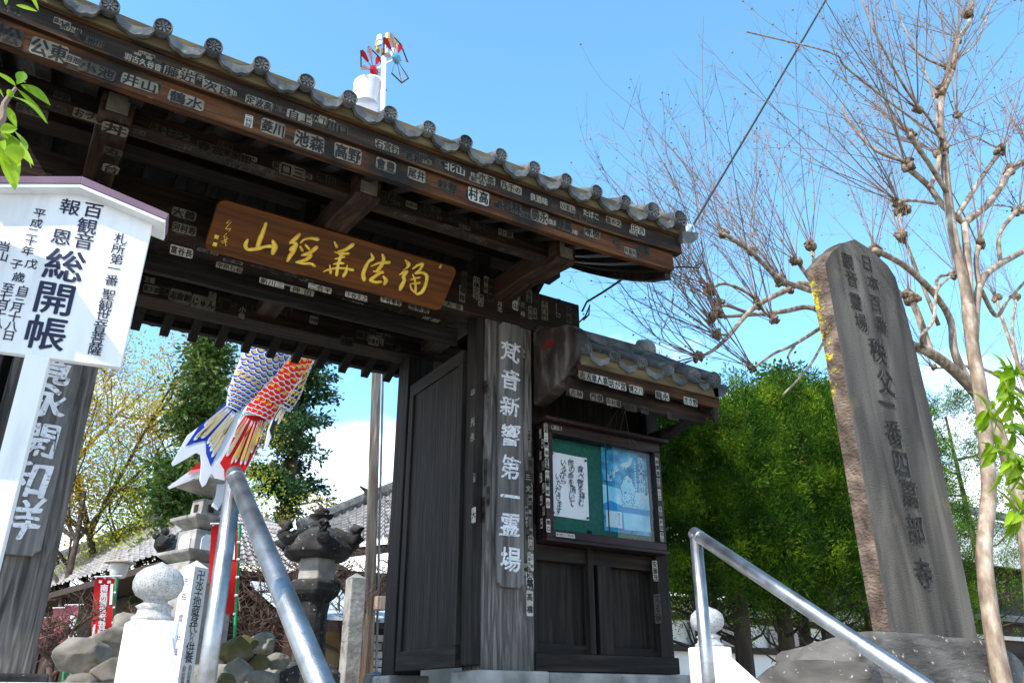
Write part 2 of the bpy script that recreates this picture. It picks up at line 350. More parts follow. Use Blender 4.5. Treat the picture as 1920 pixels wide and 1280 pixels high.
# barge boards with a curved lower edge
BC = [(3.905, 4.448), (4.1, 4.515), (4.28, 4.60), (4.55, 4.745), (4.88, 4.95), (5.185, 5.16), (5.36, 5.30)]
for x in (3.765, XL + 0.02):
    m = MB(); lo = BC + [(10.72 - y, z) for y, z in BC[-2::-1]]
    up = [(y, z + 0.20 + 0.02 * (i % 2)) for i, (y, z) in enumerate(lo)]
    for i in range(len(lo) - 1):
        m.prism([(x, *lo[i]), (x, *lo[i + 1]), (x, lo[i + 1][0], lo[i + 1][1] + 0.2), (x, lo[i][0], lo[i][1] + 0.2)], (0.055, 0, 0))
    m.build('barge_board', M['fascia_dark'], gate)
# tiles
TY, TZ, PT = 3.75, 4.845, 0.2592
def chrys(mb, c, r, u, v, nrm):
    u, v, nrm = [np.array(a, float) for a in (u, v, nrm)]; c = np.array(c, float)
    th = np.linspace(0, 2 * math.pi, 20, endpoint=False)
    ring = lambda rr, h: [c + rr * (math.cos(t) * u + math.sin(t) * v) + nrm * h for t in th]
    prof = [(1.0, -0.03), (1.0, 0.012), (0.93, 0.018), (0.84, 0.012), (0.80, 0.002), (0.0001, 0.002)]
    g0 = [ring(r * a, h) for a, h in prof]
    mb.mat(0).grid([q + [q[0]] for q in g0])
    mb.mat(1)
    for k in range(8):
        t = k * math.pi / 4 + 0.2 + c[0] * 5; e = math.cos(t) * u + math.sin(t) * v; f = -math.sin(t) * u + math.cos(t) * v
        mb.mat(0).prism([c + nrm * 0.003 + r * (a * e + b * f) for a, b in ((0.16, 0), (0.45, -0.13), (0.72, -0.12), (0.76, 0), (0.72, 0.12), (0.45, 0.13))], nrm * 0.008)
    mb.mat(0).prism([c + nrm * 0.003 + r * 0.15 * (math.cos(t) * u + math.sin(t) * v) for t in th[::2]], nrm * 0.009)
    mb.mat(0)
def roofz(y, ye, ze, sl, yr): return ze + (y - ye) * sl if y < yr else ze + (yr - ye) * sl - (y - yr) * sl
def eave_tiles(parent, xlist, rads, ye, ze, yr, sl, sfn, last_to):
    for k, (x, r) in enumerate(zip(xlist, rads)):
        z = ze + sfn(x)
        m = MB(); chrys(m, (x, ye, z), r, (1, 0, 0), (0, 0, 1), (0, -1, 0))
        nrm = np.array([0, -sl, 1.0]); nrm /= np.linalg.norm(nrm)
        path = [(x, ye + 0.01, z - 0.006), (x, (ye + yr) / 2, z + sl * (yr - ye) / 2 - 0.02), (x, yr, z + sl * (yr - ye) - 0.006)]
        m.tube(path, r * 0.93, 12); m.build('round_tile', [M['tile'], M['tile_dark']], parent, smooth=False)
        if k < len(xlist) - 1:
            xb = xlist[k + 1]; rb = rads[k + 1]; n = 16; top = []; bot = []
            for i in range(n + 1):
                t = i / n; xx = x + r * 0.6 + (xb - rb * 0.6 - x - r * 0.6) * t; zz = ze + sfn(xx)
                sag = math.sin(math.pi * t); top.append((xx, zz - 0.004 - 0.050 * sag))
                cusp = 0.012 * abs(math.sin(math.pi * t * 3.0)) if 0.12 < t < 0.88 else 0
                bot.append((xx, zz - 0.030 - 0.068 * sag ** 0.75 - cusp))
            m = MB()
            for i in range(n):
                m.prism([(top[i][0], ye + 0.005, top[i][1]), (top[i + 1][0], ye + 0.005, top[i + 1][1]), (bot[i + 1][0], ye + 0.005, bot[i + 1][1]), (bot[i][0], ye + 0.005, bot[i][1])], (0, 0.03, 0))
            L2 = yr - ye
            m.grid([[(a, ye + 0.02 + L2 * q, c + sl * L2 * q) for q in (0, 0.5, 1)] for a, c in top])
            m.grid([[(a, ye + 0.02 + L2 * q, c + sl * L2 * q - 0.02) for q in (0, 0.5, 1)] for a, c in top])
            m.build('pan_tile', M['tile'], parent)
xl = [3.81 - PT * k for k in range(17)][::-1]
rd = [0.048] * 17; rd[-1] = rd[-2] = rd[0] = 0.066
eave_tiles(gate, xl, rd, TY, TZ, 5.35, 0.52, sori, None)
m = MB()
m.prism([(XL - 0.05, 5.35, 5.66), (XL - 0.05, 6.95, 4.60), (XL - 0.05, 6.95, 4.52), (XL - 0.05, 5.35, 5.56)], (4.52, 0, 0))
m.build('rear_roof_slope', M['tile'], gate)
for k in range(18):                                               # rear eave tile ends
    x = -0.5 + 0.25 * k
    m = MB(); m.tube([(x, 6.97, 4.55), (x, 6.2, 5.06), (x, 5.4, 5.60)], 0.05, 8); m.build('round_tile', M['tile'], gate)
m = MB(); m.box(XL - 0.08, XR + 0.08, 5.22, 5.50, 5.60, 5.90); m.tube([(XL - 0.1, 5.36, 5.92), (XR + 0.1, 5.36, 5.92)], 0.09, 10)
m.build('roof_ridge', M['tile'], gate)
# verge tile lip on the right corner
m = MB(); z = 4.78
m.prism([(3.84, 3.77, z + .02), (4.01, 3.77, z + 0.065), (4.0, 3.77, z + 0.01), (3.94, 3.77, z - 0.05), (3.86, 3.77, z - 0.08)], (0, 1.55, 0.80)); m.build('verge_tile', M['tile'], gate)
m = MB(); m.prism([(3.825, 3.905, 4.66), (3.88, 3.905, 4.66), (3.88, 3.905, 4.78), (3.825, 3.905, 4.78)], (0, 1.42, 0.76)); m.build('verge_board', M['fascia_dark'], gate)
# the open door leaf
m = MB(); m.box(2.79, 2.83, 5.20, 6.02, 1.95, 4.0)
dr = m.build('door', M['dkz'], gate)
MB().box(2.775, 2.84, 5.15, 6.10, 4.0, 4.11).build('top_rail', M['dky'], dr, bevel=0.004)
MB().box(2.772, 2.84, 5.15, 6.10, 1.82, 1.955).build('bottom_rail', M['dky'], dr, bevel=0.004)
MB().box(2.773, 2.84, 6.02, 6.10, 1.956, 3.999).build('stile', M['dkz'], dr, bevel=0.004)
MB().box(2.774, 2.84, 5.15, 5.22, 1.956, 3.999).build('stile', M['dkz'], dr, bevel=0.004)
MB().box(2.80, 2.875, 5.0, 5.14, 1.83, 4.34).build('door_jamb', M['dkz'], gate, bevel=0.006)
MB().box(0.312, 2.79, 5.285, 5.33, 4.20, 4.34).build('lintel', M['dkx'], gate)

# ---------------------------------------------------------------- side wings (left one mirrored about the gate's middle)
def wing(sign):
    X = (lambda x: x) if sign > 0 else (lambda x: 3.185 - x)
    def bx(mb, x0, x1, *r): a, b = sorted((X(x0), X(x1))); return mb.box(a, b, *r)
    w = bx(MB(), 3.312, 4.46, 5.10, 5.15, 1.84, 4.0).build('side_wall', M['dkz'], gate)
    bx(MB(), 4.46, 4.585, 5.0, 5.16, 1.84, 3.95).build('post', M['dkz'], w, bevel=0.006)
    bx(MB(), 3.312, 3.345, 5.02, 5.099, 1.92, 2.80).build('stile', M['dkz'], w, bevel=0.003)
    bx(MB(), 3.80, 3.85, 5.01, 5.099, 1.92, 2.80).build('stile', M['dkz'], w, bevel=0.004)
    bx(MB(), 3.905, 4.035, 5.035, 5.099, 1.92, 2.80).build('stile', M['dkz'], w, bevel=0.004)
    bx(MB(), 3.312, 4.62, 4.99, 5.18, 1.80, 1.918).build('sill', M['dkx'], w, bevel=0.008)
    bx(MB(), 3.345, 3.80, 5.05, 5.099, 1.92, 1.985).build('rail', M['dkx'], w, bevel=0.003)
    bx(MB(), 4.035, 4.46, 5.05, 5.099, 1.92, 1.975).build('rail', M['dkx'], w, bevel=0.003)
    bx(MB(), 3.312, 4.46, 5.03, 5.099, 2.55, 2.66).build('rail', M['dkx'], w, bevel=0.003)
    bx(MB(), 3.395, 4.75, 4.955, 5.42, 1.66, 1.795).build('stone_sill', M['stone'], w, bevel=0.02)
    # roof of the wing
    xe = 4.74; bm = MB(); bx(bm, 3.36, xe, 4.42, 4.445, 3.86, 3.985); rf = bm.build('side_roof', M['urago'], gate)
    bx(MB(), 3.36, xe + 0.03, 4.446, 4.50, 3.785, 3.905).build('fascia_board', M['fascia'], rf, bevel=0.004)
    bx(MB(), 3.36, xe + 0.01, 4.43, 4.4455, 3.862, 3.88).build('fascia_moulding', M['fascia_dark'], rf)
    bx(MB(), 3.34, xe - 0.04, 4.54, 4.60, 3.665, 3.80).build('eave_purlin', M['fascia_dark'], rf, bevel=0.004)
    for yb in (4.60,):
        m = MB(); a, b = sorted((X(xe - 0.045), X(xe)))
        m.prism([(a, 4.45, 3.66), (a, 5.10, 4.10), (a, 5.10, 4.28), (a, 4.45, 3.80)], (b - a, 0, 0)); m.prism([(a, 5.75, 3.66), (a, 5.10, 4.10), (a, 5.10, 4.28), (a, 5.75, 3.80)], (b - a, 0, 0)); m.build('barge_board', M['fascia_dark'], rf)
    m = MB(); a, b = sorted((X(3.33), X(xe - 0.04)))
    m.prism([(a, 4.47, 3.80), (a, 5.10, 4.24), (a, 5.73, 3.80), (a, 5.73, 3.83), (a, 5.10, 4.28), (a, 4.47, 3.83)], (b - a, 0, 0)); m.build('roof_boarding', M['rafter'], rf)
    for i in range(7):
        x = 3.40 + i * 0.2; m = MB(); a, b = sorted((X(x), X(x + 0.045)))
        m.prism([(a, 4.50, 3.76), (a, 5.1, 4.18), (a, 5.1, 4.24), (a, 4.50, 3.82)], (b - a, 0, 0)); m.build('rafter', M['rafter'], rf)
    if sign > 0:
        px = [3.39, 3.655, 3.92, 4.19, 4.455, 4.685]; rr = [0.05, 0.05, 0.05, 0.05, 0.068, 0.066]
        eave_tiles(rf, px, rr, 4.40, 3.985, 5.10, 0.62, lambda x: 0.03 * max(0, (x - 3.9)) ** 2, None)
        m = MB(); m.box(3.33, 4.66, 5.03, 5.17, 4.38, 4.46); m.tube([(3.33, 5.1, 4.46), (4.66, 5.1, 4.46)], 0.06, 10); m.build('roof_ridge', M['tile'], rf)
        m = MB(); m.lathe([(0.02, -0.13), (0.08, -0.11), (0.10, -0.03), (0.09, 0.05), (0.05, 0.08), (0.01, 0.09)], (0, 0, 0), 14)
        V = np.vstack(m.v); m.v = [np.c_[V[:, 2] * 0.9 + 4.62, V[:, 1] * 0.75 + 5.1, V[:, 0] + 4.50]]; m.build('ridge_end_tile', M['stone'], rf, smooth=True)
        m = MB(); m.prism([(3.31 + 1.37, 4.42, 3.93), (4.86, 4.42, 3.985), (4.85, 4.42, 3.94), (4.80, 4.42, 3.89), (4.70, 4.42, 3.86)], (0, 0.66, 0.41)); m.build('verge_tile', M['tile'], rf)
        m = MB(); m.prism([(3.33, 5.8, 3.98), (3.33, 5.1, 4.42), (3.33, 5.1, 4.36), (3.33, 5.8, 3.92)], (1.4, 0, 0)); m.build('rear_roof_slope', M['tile'], rf)
    else:
        m = MB(); a, b = sorted((X(3.33), X(xe)))
        m.prism([(a, 4.40, 3.98), (a, 5.1, 4.42), (a, 5.8, 3.98), (a, 5.8, 3.92), (a, 5.1, 4.36), (a, 4.40, 3.92)], (b - a, 0, 0)); m.build('roof_slope', M['tile'], rf)
    # bracket under the wing eave and the rounded beam end beside the pillar
    m = MB(); a, b = sorted((X(4.47), X(4.57)))
    m.prism([(a, 5.0, 3.58), (a, 4.80, 3.60), (a, 4.62, 3.64), (a, 4.56, 3.664), (a, 5.0, 3.664)], (b - a, 0, 0)); m.build('bracket', M['dkz'], w)
    m = MB(); a, b = sorted((X(3.316), X(3.44)))
    pr = [(5.0, 3.70), (4.80, 3.74), (4.60, 3.80), (4.48, 3.86)] + [(4.66 - 0.26 * math.cos(t), 4.02 + 0.22 * math.sin(t)) for t in np.linspace(-0.55, 1.45, 26)] + [(4.74, 4.27), (4.82, 4.31), (5.0, 4.33)]
    m.prism([(a, y, z) for y, z in pr], (b - a, 0, 0)); return m.build('rounded_beam_end', M['beamend'], w, bevel=0.02)
M['beamend'] = mk('painted beam end', [(0.018, 0.012, 0.010), (0.045, 0.033, 0.027), (0.13, 0.115, 0.105)], (2, 5, 2), 2.0, 6, rough=0.6, bump=0.15)
be = wing(1); wing(-1)
M['redpaint'] = mk('old red paint', [(0.09, 0.012, 0.008), (0.16, 0.02, 0.012)], ns=9)
m = MB(); m.poly([(3.314, 4.86, 4.11), (3.314, 4.70, 4.10), (3.314, 4.66, 4.14), (3.314, 4.74, 4.18), (3.314, 4.85, 4.165)]); m.build('red_paint_patch', M['redpaint'], gate)

# porch lamp under the middle arm
lamp = thing('porch_lamp', (1.50, 5.50, 4.46), 'milky glass dome lamp fixed beneath the middle bracket arm of the gate', 'lamp')
m = MB(); m.lathe([(0.075, -0.001), (0.075, -0.03), (0.07, -0.035)], (1.50, 5.50, 4.46), 20); m.build('lamp_base', M['glassw'], lamp)
m = MB(); m.lathe([(0.066, -0.036), (0.066, -0.08), (0.055, -0.115), (0.03, -0.132), (0.002, -0.137)], (1.50, 5.50, 4.46), 20); m.build('lamp_glass', M['glassw'], lamp, smooth=True)

# ---------------------------------------------------------------- the name board with gilded characters
bA = np.array([0.75, 4.955, 4.272]); tA = np.array([0.75, 4.69, 4.517]); ex = np.array([1.0, 0, 0]); eu = (tA - bA); HB = np.linalg.norm(eu); eu /= HB
nb = np.cross(ex, eu); WB = 1.715
nameb = thing('name_board', (1.6, 4.95, 4.27), 'long red brown board with five raised gold characters hung on the header beam', 'signboard')
c = 0.045; out = [(c, 0), (WB - c, 0), (WB - c * 0.3, c * 0.3), (WB, c), (WB, HB - c), (WB - c * 0.3, HB - c * 0.3), (WB - c, HB), (c, HB), (c * 0.3, HB - c * 0.3), (0, HB - c), (0, c), (c * 0.3, c * 0.3)]
m = MB(); m.prism([bA + ex * a + eu * b - nb * 0.045 for a, b in out], nb * 0.045)
m.build('board', M['namewood'], nameb, bevel=0.006)
def tfn(ox, oy, k=7.53):
    def f(x, y):
        P0 = onP(ox + x / k, oy + y / k, bA, nb); P1 = onP(ox + x / k + 1, oy + y / k, bA, nb)
        return P0, np.linalg.norm(P1 - P0) * 0.86 / k
    return f
Z1 = [[(965,450,58),(930,560,74),(880,680,84),(845,790,70)],[(705,680,48),(680,750,74),(715,810,60),(850,800,70),(960,770,55),(1040,765,66)],[(1070,700,60),(1095,770,104),(1070,850,84)],
 [(1440,600,54),(1380,660,78),(1320,710,58)],[(1320,710,38),(1400,735,58),(1330,805,80)],[(1400,745,58),(1355,840,78),(1310,900,78),(1280,965,52)],[(1455,775,38),(1480,820,50)],[(1460,715,28),(1510,670,40),(1600,652,48),(1690,665,74)],
 [(1530,750,36),(1575,800,48)],[(1675,785,74),(1600,850,68),(1480,890,40)],[(1480,890,36),(1600,890,60),(1540,950,66),(1400,990,36)],[(1400,990,36),(1500,1010,48),(1600,1010,52),(1650,1040,52)]]
Z2 = [[(205,180,30),(235,240,58)],[(455,220,74),(370,280,62),(262,312,40)],[(212,318,26),(290,345,44),(395,340,50)],[(330,330,44),(275,415,50)],[(215,415,26),(290,402,44),(340,388,36)],[(198,490,30),(270,475,48),(330,480,42)],
 [(300,320,46),(280,420,54),(255,500,54),(235,635,60)],[(45,600,12),(130,565,38),(250,545,38),(380,555,44),(455,572,58)],[(140,510,24),(150,605,56)],[(385,510,28),(365,600,58),(335,655,54)],
 [(725,345,28),(745,410,64),(690,450,52),(645,530,64),(612,620,74),(620,700,74)],[(885,360,44),(900,430,64),(865,510,68),(810,580,62)],[(725,520,22),(830,475,44),(970,465,60)],[(760,590,28),(880,608,52)],[(870,600,54),(780,660,58),(715,715,60),(790,745,50),(855,740,44)],[(900,670,42),(932,720,70),(915,765,58)],
 [(1210,435,32),(1250,490,70),(1232,540,36)],[(1220,540,16),(1130,635,18)],[(1130,635,26),(1230,592,48),(1180,660,64),(1190,720,58),(1150,800,78),(1135,840,58)],[(1310,555,26),(1390,500,48),(1450,490,54),(1410,570,48),(1352,615,42)],[(1352,620,38),(1450,610,48),(1508,660,58),(1490,780,58),(1440,880,64),(1380,912,46)],
 [(1310,640,22),(1340,720,38),(1350,800,42),(1350,880,42)],[(1280,710,18),(1340,690,28),(1400,680,38)],[(1275,770,18),(1400,755,44)],[(1275,770,18),(1290,840,34),(1370,912,38)]]
Z3 = [[(455,395,10),(410,440,10),(445,430,9)],[(480,420,10),(400,520,11),(470,515,10),(440,555,9)],[(415,585,11),(375,630,11),(420,640,10)],[(335,700,9),(430,660,10)],[(380,650,10),(405,760,11)],[(350,720,8),(420,700,9)],[(420,650,9),(395,700,9)]]
for grp_, tf in ((Z1[:3], tfn(370, 360)), (Z1[3:], tfn(370, 360)), (Z2[:10], tfn(600, 430)), (Z2[10:16], tfn(600, 430)), (Z2[16:], tfn(600, 430))):
    m = MB(); strokes(m, grp_, tf, nb); m.build('gold_character', M['gold'], nameb, smooth=True)
m = MB(); strokes(m, Z3, tfn(370, 360), nb)
for fx, fy, w, h, tf in ((272, 632, 70, 70, tfn(370, 360)), (248, 738, 70, 70, tfn(370, 360)), (1700, 520, 35, 70, tfn(600, 430))):
    P0, sc = tf(fx, fy); m.obox(P0 + nb * 0.001, ex * w * sc / 2, eu * h * sc / 2, nb * 0.003)
m.build('gold_signature', M['gold'], nameb, smooth=True)

# ---------------------------------------------------------------- pillar plaques
def plaque(x0, x1, z0, z1, lab, chars, size, tapered=0.0):
    t = thing('pillar_plaque', ((x0 + x1) / 2, 4.99, z0), lab, 'plaque')
    c = 0.03; o = [(x0 + c, z0), (x1 - c, z0), (x1 - c * 0.8, z0 + c * 0.6), (x1, z0 + c), (x1, z1 - c), (x1 - c * 0.8, z1 - c * 0.6), (x1 - c, z1), (x0 + c, z1), (x0 + c * 0.8, z1 - c * 0.6), (x0, z1 - c), (x0, z0 + c), (x0 + c * 0.8, z0 + c * 0.6)]
    m = MB(); m.prism([(x, 4.965, z) for x, z in o], (0, 0.034, 0)); m.build('board', M['plaqz'], t, bevel=0.006)
    m = MB()
    for ch, x, z in chars: put(m, ch, (x, 4.9615, z), (1, 0, 0), (0, 0, 1), size, 0.022, 4, 1.0, 0.10, 0.085)
    m.build('lettering', M['chalk'], t)
    return t
rc = [(ch, float(onY(958, y, 4.96)[0]) - 0.004, float(onY(958, y, 4.96)[2])) for ch, y in zip('梵音新響第一霊場', (659, 711, 761, 815, 876, 930, 984, 1048))]
plaque(2.985, 3.205, 2.33, 4.335, 'tall narrow grey plank with white brush characters on the right hand pillar', rc, 0.175)
lc = [(ch, 0.088, float(onY(90, y, 4.96)[2])) for ch, y in zip('寛永開和祥', (685, 752, 826, 902, 975))]
plaque(-0.045, 0.222, float(onY(40, 1040, 4.96)[2]), 4.30, 'tall grey plank with white brush characters on the left pillar behind the sign post', lc, 0.215)
# ================================================================ PILGRIM NAME STICKERS (pasted to the gate: parts of it)
AX = {'Y': ((1, 0, 0), (0, 0, 1), (0, -1, 0)), 'Z': ((1, 0, 0), (0, -1, 0), (0, 0, -1)), 'X': ((0, -1, 0), (0, 0, 1), (-1, 0, 0)), 'R': ((0, 1, 0), (0, 0, 1), (1, 0, 0))}
PEND = []; HAND = [True]
def sticker(par, pl, c, w, h, txt, st, rot=0.0, vert=None, small=None, m=None, lift=None):
    if par is gate and m is None:
        PEND.append((pl, c, w, h, txt, st, rot, vert, HAND[0])); return
    r, u, n = [np.array(a, float) for a in (AX[pl] if isinstance(pl, str) else pl)]
    if rot: r, u = r * math.cos(rot) + u * math.sin(rot), u * math.cos(rot) - r * math.sin(rot)
    c = np.array(c, float) + n * (0.002 if lift is None else lift)
    vert = (h > w * 1.3) if vert is None else vert
    own = m is None; m = m or MB(); pi, ii = {'w': (0, 0), 'a': (1, 0), 'b': (2, 1), 'k': (3, 2)}[st]; m0, m1 = (0, 1) if own else (pi, 4 + ii)
    j = [random.uniform(-0.06, 0.03) for _ in range(8)]; k = 0.12 * min(w, h)
    P = [(-w / 2 + k, -h / 2), (w / 2 - k, -h / 2), (w / 2, -h / 2 + k), (w / 2, h / 2 - k), (w / 2 - k, h / 2), (-w / 2 + k, h / 2), (-w / 2, h / 2 - k), (-w / 2, -h / 2 + k)]
    P = [(a * (1 + j[i]), b * (1 + j[-i])) for i, (a, b) in enumerate(P)]
    m.mat(m0).poly([c + r * a + u * b for a, b in P])
    m.mat(m1); nch = len(txt); ct = c + n * (0.0012 if lift is None else 0.0002)
    if vert:
        sz = min(w * 0.98, h * 0.98 / nch)
        for i, ch in enumerate(txt): put(m, ch, ct + u * (h * 0.48 - (i + 0.5) * h * 0.96 / nch), r, u, sz, 0.03, 1, min(1.3, 0.9 * w / sz))
    else:
        sz = min(h * 0.98, w * 0.98 / nch * 1.25)
        for i, ch in enumerate(txt): put(m, ch, ct + r * (-w * 0.48 + (i + 0.5) * w * 0.96 / nch), r, u, sz, 0.03, 1, min(1.25, 0.92 * w / nch / sz))
    if not own: return m
    return m.build('name_sticker', [PAPER[pi], INKS[ii]], par)
F1, F2, PU, HB_, HU, RP = 3.8295, 3.8545, 4.2195, 4.9995, 4.3455, 6.2895
def S(pl, x, y, w, h, t, st, rot=0.0, d=None, **k):
    base = {'F1': F1, 'F2': F2, 'PU': PU, 'HB': HB_, 'RP': RP, 'W1': 4.4455, 'W2': 4.5395, 'PF': 4.9995, 'WP': 4.9995, 'WS': 5.099}
    if pl in base: return sticker(gate, 'Y', onY(x, y, base[pl]) , w, h, t, st, rot, **k)
    if pl == 'HU': return sticker(gate, 'Z', onZ(x, y, 4.3445), w, h, t, st, rot, **k)
    if pl == 'PZ': return sticker(gate, 'Z', onZ(x, y, 4.5195), w, h, t, st, rot, **k)
    if pl == 'PS': return sticker(gate, 'X', onX(x, y, 2.8795), w, h, t, st, rot, **k)
    if pl == 'JS': return sticker(gate, 'X', onX(x, y, 2.7995), w, h, t, st, rot, **k)
for x, y, t, st, w in ((268, 118, '羽古久谷音', 'k', .19), (336, 141, '藤近', 'a', .16), (408, 167, '次良', 'a', .16), (486, 194, '定波高', 'a', .15), (562, 220, '自上', 'a', .15), (632, 240, '川口', 'b', .14), (726, 276, '石宮行', 'a', .16), (775, 297, '若松', 'b', .12),
                       (853, 318, '北山', 'k', .16), (912, 336, '水茶', 'a', .13), (958, 353, '乃千の', 'a', .16), (1010, 374, '良酒味', 'k', .15), (1064, 390, 'いまし', 'a', .13), (1108, 403, 'たばこ', 'k', .15), (1150, 416, '金の文', 'a', .14), (1196, 431, '田浪', 'w', .13)):
    S('F1', x, y, w, .066, t, st, sx=1) if False else S('F1', x, y, w, .064, t, st)
for x, y, t, st, w, h in ((14, 66, '松', 'b', .13, .11), (92, 95, '公東', 'a', .17, .11), (182, 133, '小池', 'b', .17, .07), (262, 157, '井山', 'a', .18, .07), (349, 189, '鶴水', 'a', .18, .075), (466, 228, '二代目', 'w', .045, .085), (512, 241, '菱川', 'a', .14, .10), (580, 266, '池森', 'a', .18, .115), (652, 289, '高野', 'a', .17, .11),
                          (723, 311, '會豊', 'a', .13, .085), (781, 328, '尾井', 'a', .12, .09), (839, 349, '鈴春', 'b', .14, .06), (897, 368, '村高', 'w', .155, .115), (959, 388, '岩林', 'b', .15, .095), (1011, 406, '勝永', 'a', .14, .10), (1057, 421, '野高', 'b', .14, .10), (1110, 435, '塚樹', 'a', .14, .095), (1205, 467, '田原', 'b', .13, .085)):
    S('F2', x, y, w, h, t, st)
S('F2', 1155, 452, .13, .042, '江の川', 'b', -1.15)
for x, y, t, st, w, h in ((60, 205, 'おてもと', 'b', .15, .06), (168, 215, 'おづる', 'a', .16, .06), (330, 250, '七之', 'b', .16, .06), (395, 275, '春宮', 'b', .16, .06), (452, 292, '米田', 'b', .13, .055), (548, 318, '口三', 'a', .16, .085), (612, 332, '角田', 'b', .12, .06), (735, 366, '村の岡', 'b', .15, .06), (810, 388, '金五', 'b', .13, .05), (858, 405, '楢岡', 'b', .13, .07), (948, 434, '小堤', 'a', .12, .055), (895, 418, '三笠', 'b', .12, .07)):
    S('PU', x, y + 4, w, min(h, .085), t, st)
for x, y, t in ((372, 282, '千枝松林'), (430, 300, '石橋山'), (490, 315, '文吉'), (760, 405, '新川'), (850, 428, '小田島')): S('PZ', x, y, .16, .05, t, 'b')
for x, y, t, st, w, h in ((345, 402, '大義', 'a', .15, .07), (345, 430, '河村寿', 'a', .15, .07), (340, 472, '富谷長', 'w', .14, .07), (300, 440, '三河', 'b', .1, .07),
                          (870, 530, '小川', 'b', .055, .2), (893, 540, '小槙文五', 'a', .06, .20), (920, 545, '魚河岸', 'b', .06, .2), (939, 540, '行中', 'a', .05, .12), (966, 566, '檜山', 'w', .055, .15), (980, 580, '三峰', 'k', .05, .17), (992, 553, '田舎倉', 'a', .055, .15), (994, 586, '大西', 'a', .04, .12), (1003, 588, '文盛', 'a', .036, .10), (1021, 582, '千乃竹', 'a', .065, .18), (1066, 590, '山水', 'b', .06, .16)):
    S('HB', x, y, w, h, t, st, vert=(h > w))
for x, y, t, st in ((430, 502, '甲州石和', 'a'), (510, 531, '新川三', 'w'), (566, 546, '神田', 'a'), (600, 541, '二合半', 'w'), (668, 556, '下谷文之', 'w'), (733, 570, '下谷車坂', 'w'), (785, 584, '浅草宮', 'a'), (850, 578, '大音', 'a')): S('HB', x, y if y < 560 else y - 5, .17, .045, t, st)
for x, y, t, st in ((442, 519, '文銀大宮', 'w'), (507, 538, '岡田三', 'b'), (560, 552, '吉原仲', 'b'), (612, 561, '富士松', 'b'), (660, 566, '朝日', 'a'), (700, 578, '小石川', 'b'), (750, 583, '野崎', 'b'), (808, 598, '常盤', 'k'), (870, 612, '白銀', 'b')): S('HU', x, y, .17, .06, t, st)
for x, y, t, st, w, h in ((338, 556, '志倉創', 'a', .17, .115), (381, 568, 'じゅん', 'a', .19, .12), (308, 546, '三木', 'b', .08, .08), (424, 573, '藤', 'b', .08, .1), (454, 587, '小峰', 'k', .06, .12), (650, 640, '五兵衛', 'b', .12, .09), (700, 640, '大喜多', 'a', .11, .08), (730, 638, '原宿', 'b', .1, .08), (640, 583, '文福', 'b', .12, .09)): S('RP', x, y, w, h, t, st)
# rafters underside strips
cnt = 0
rr_ = random.Random(3)
for i in range(nr):
    x = -0.52 + 4.24 * i / (nr - 1)
    for _ in range(2 if i % 2 else 1):
        if cnt >= 24: break
        yb = rr_.uniform(4.40, 4.95); q = np.interp([yb - 0.08, yb + 0.08], [a for a, b in RF], [b for a, b in RF])
        up = np.array([0, -0.16, q[0] - q[1]]); up /= np.linalg.norm(up); n = np.cross((1, 0, 0), up)
        sticker(gate, ((1, 0, 0), up, n), (x, yb, (q[0] + q[1]) / 2), .058, rr_.uniform(.11, .2), rr_.choice(['佐藤友吉', '文五郎', '浅草', '小泉屋', '大正亭', '三浦']), rr_.choice('bbba')); cnt += 1
for x, y, t, st, w, h in ((216, 242, '丼', 'a', .13, .10), (212, 285, '丸', 'b', .10, .08), (208, 316, '台', 'a', .09, .09)):
    sticker(gate, 'Z', onZ(x, y, 4.4595), w, h, t, st)
# pillar side, jamb, right edge of the pillar, side wing
for x, y, t, st, w, h in ((911, 885, '巴', 'b', .05, .2), (916, 930, '川越', 'b', .05, .15), (910, 725, '四角角角', 'b', .08, .10), (917, 740, '田村', 'a', .035, .08), (905, 830, '鶴', 'b', .04, .09), (907, 955, '柏屋', 'b', .05, .18)): S('PS', x, y, w, h, t, st)
for x, y, t, st, w, h in ((887, 735, '寄', 'w', .05, .04), (887, 805, '光永', 'k', .07, .24), (889, 965, '大', 'w', .06, .11), (890, 895, '二見', 'k', .035, .07)): S('JS', x, y, w, h, t, st)
for x, y, t, st, w, h in ((995, 1017, '林川房', 'w', .045, .10), (992, 1048, '川本文', 'w', .03, .10), (997, 1053, '三栄', 'w', .028, .12), (992, 1085, '松田', 'w', .055, .09), (994, 1093, '塙', 'w', .06, .07), (993, 1130, '髙橋', 'w', .055, .17), (990, 905, '三文', 'k', .05, .18), (995, 880, '金竹', 'b', .05, .2)): S('PF', x, y, w, h, t, st)
S('WS', 1127, 1071, .052, .145, '長谷川', 'w'); S('WP', 1228, 1070, .052, .16, '安藤茂', 'w'); S('WP', 1233, 1140, .075, .22, 'てる秋', 'b')
for x, y, t, st, w in ((1098, 705, '志ん', 'a', .13), (1124, 712, '章人喜', 'w', .16), (1157, 722, '坊が宮', 'w', .17), (1192, 731, '博之八', 'w', .14), (1241, 742, '龍永', 'w', .14), (1294, 753, 'ささ野', 'w', .15)): S('W1', x, y, w, .066, t, st)
for x, y, t, st, w in ((1080, 738, '古林', 'a', .12), (1118, 745, '西嶺', 'a', .12), (1150, 755, '中村橋', 'a', .14), (1182, 764, '國松', 'b', .12), (1208, 769, '光野', 'b', .08), (1262, 780, '小鹿野', 'b', .12)): S('W2', x, y, w, .06, t, st)

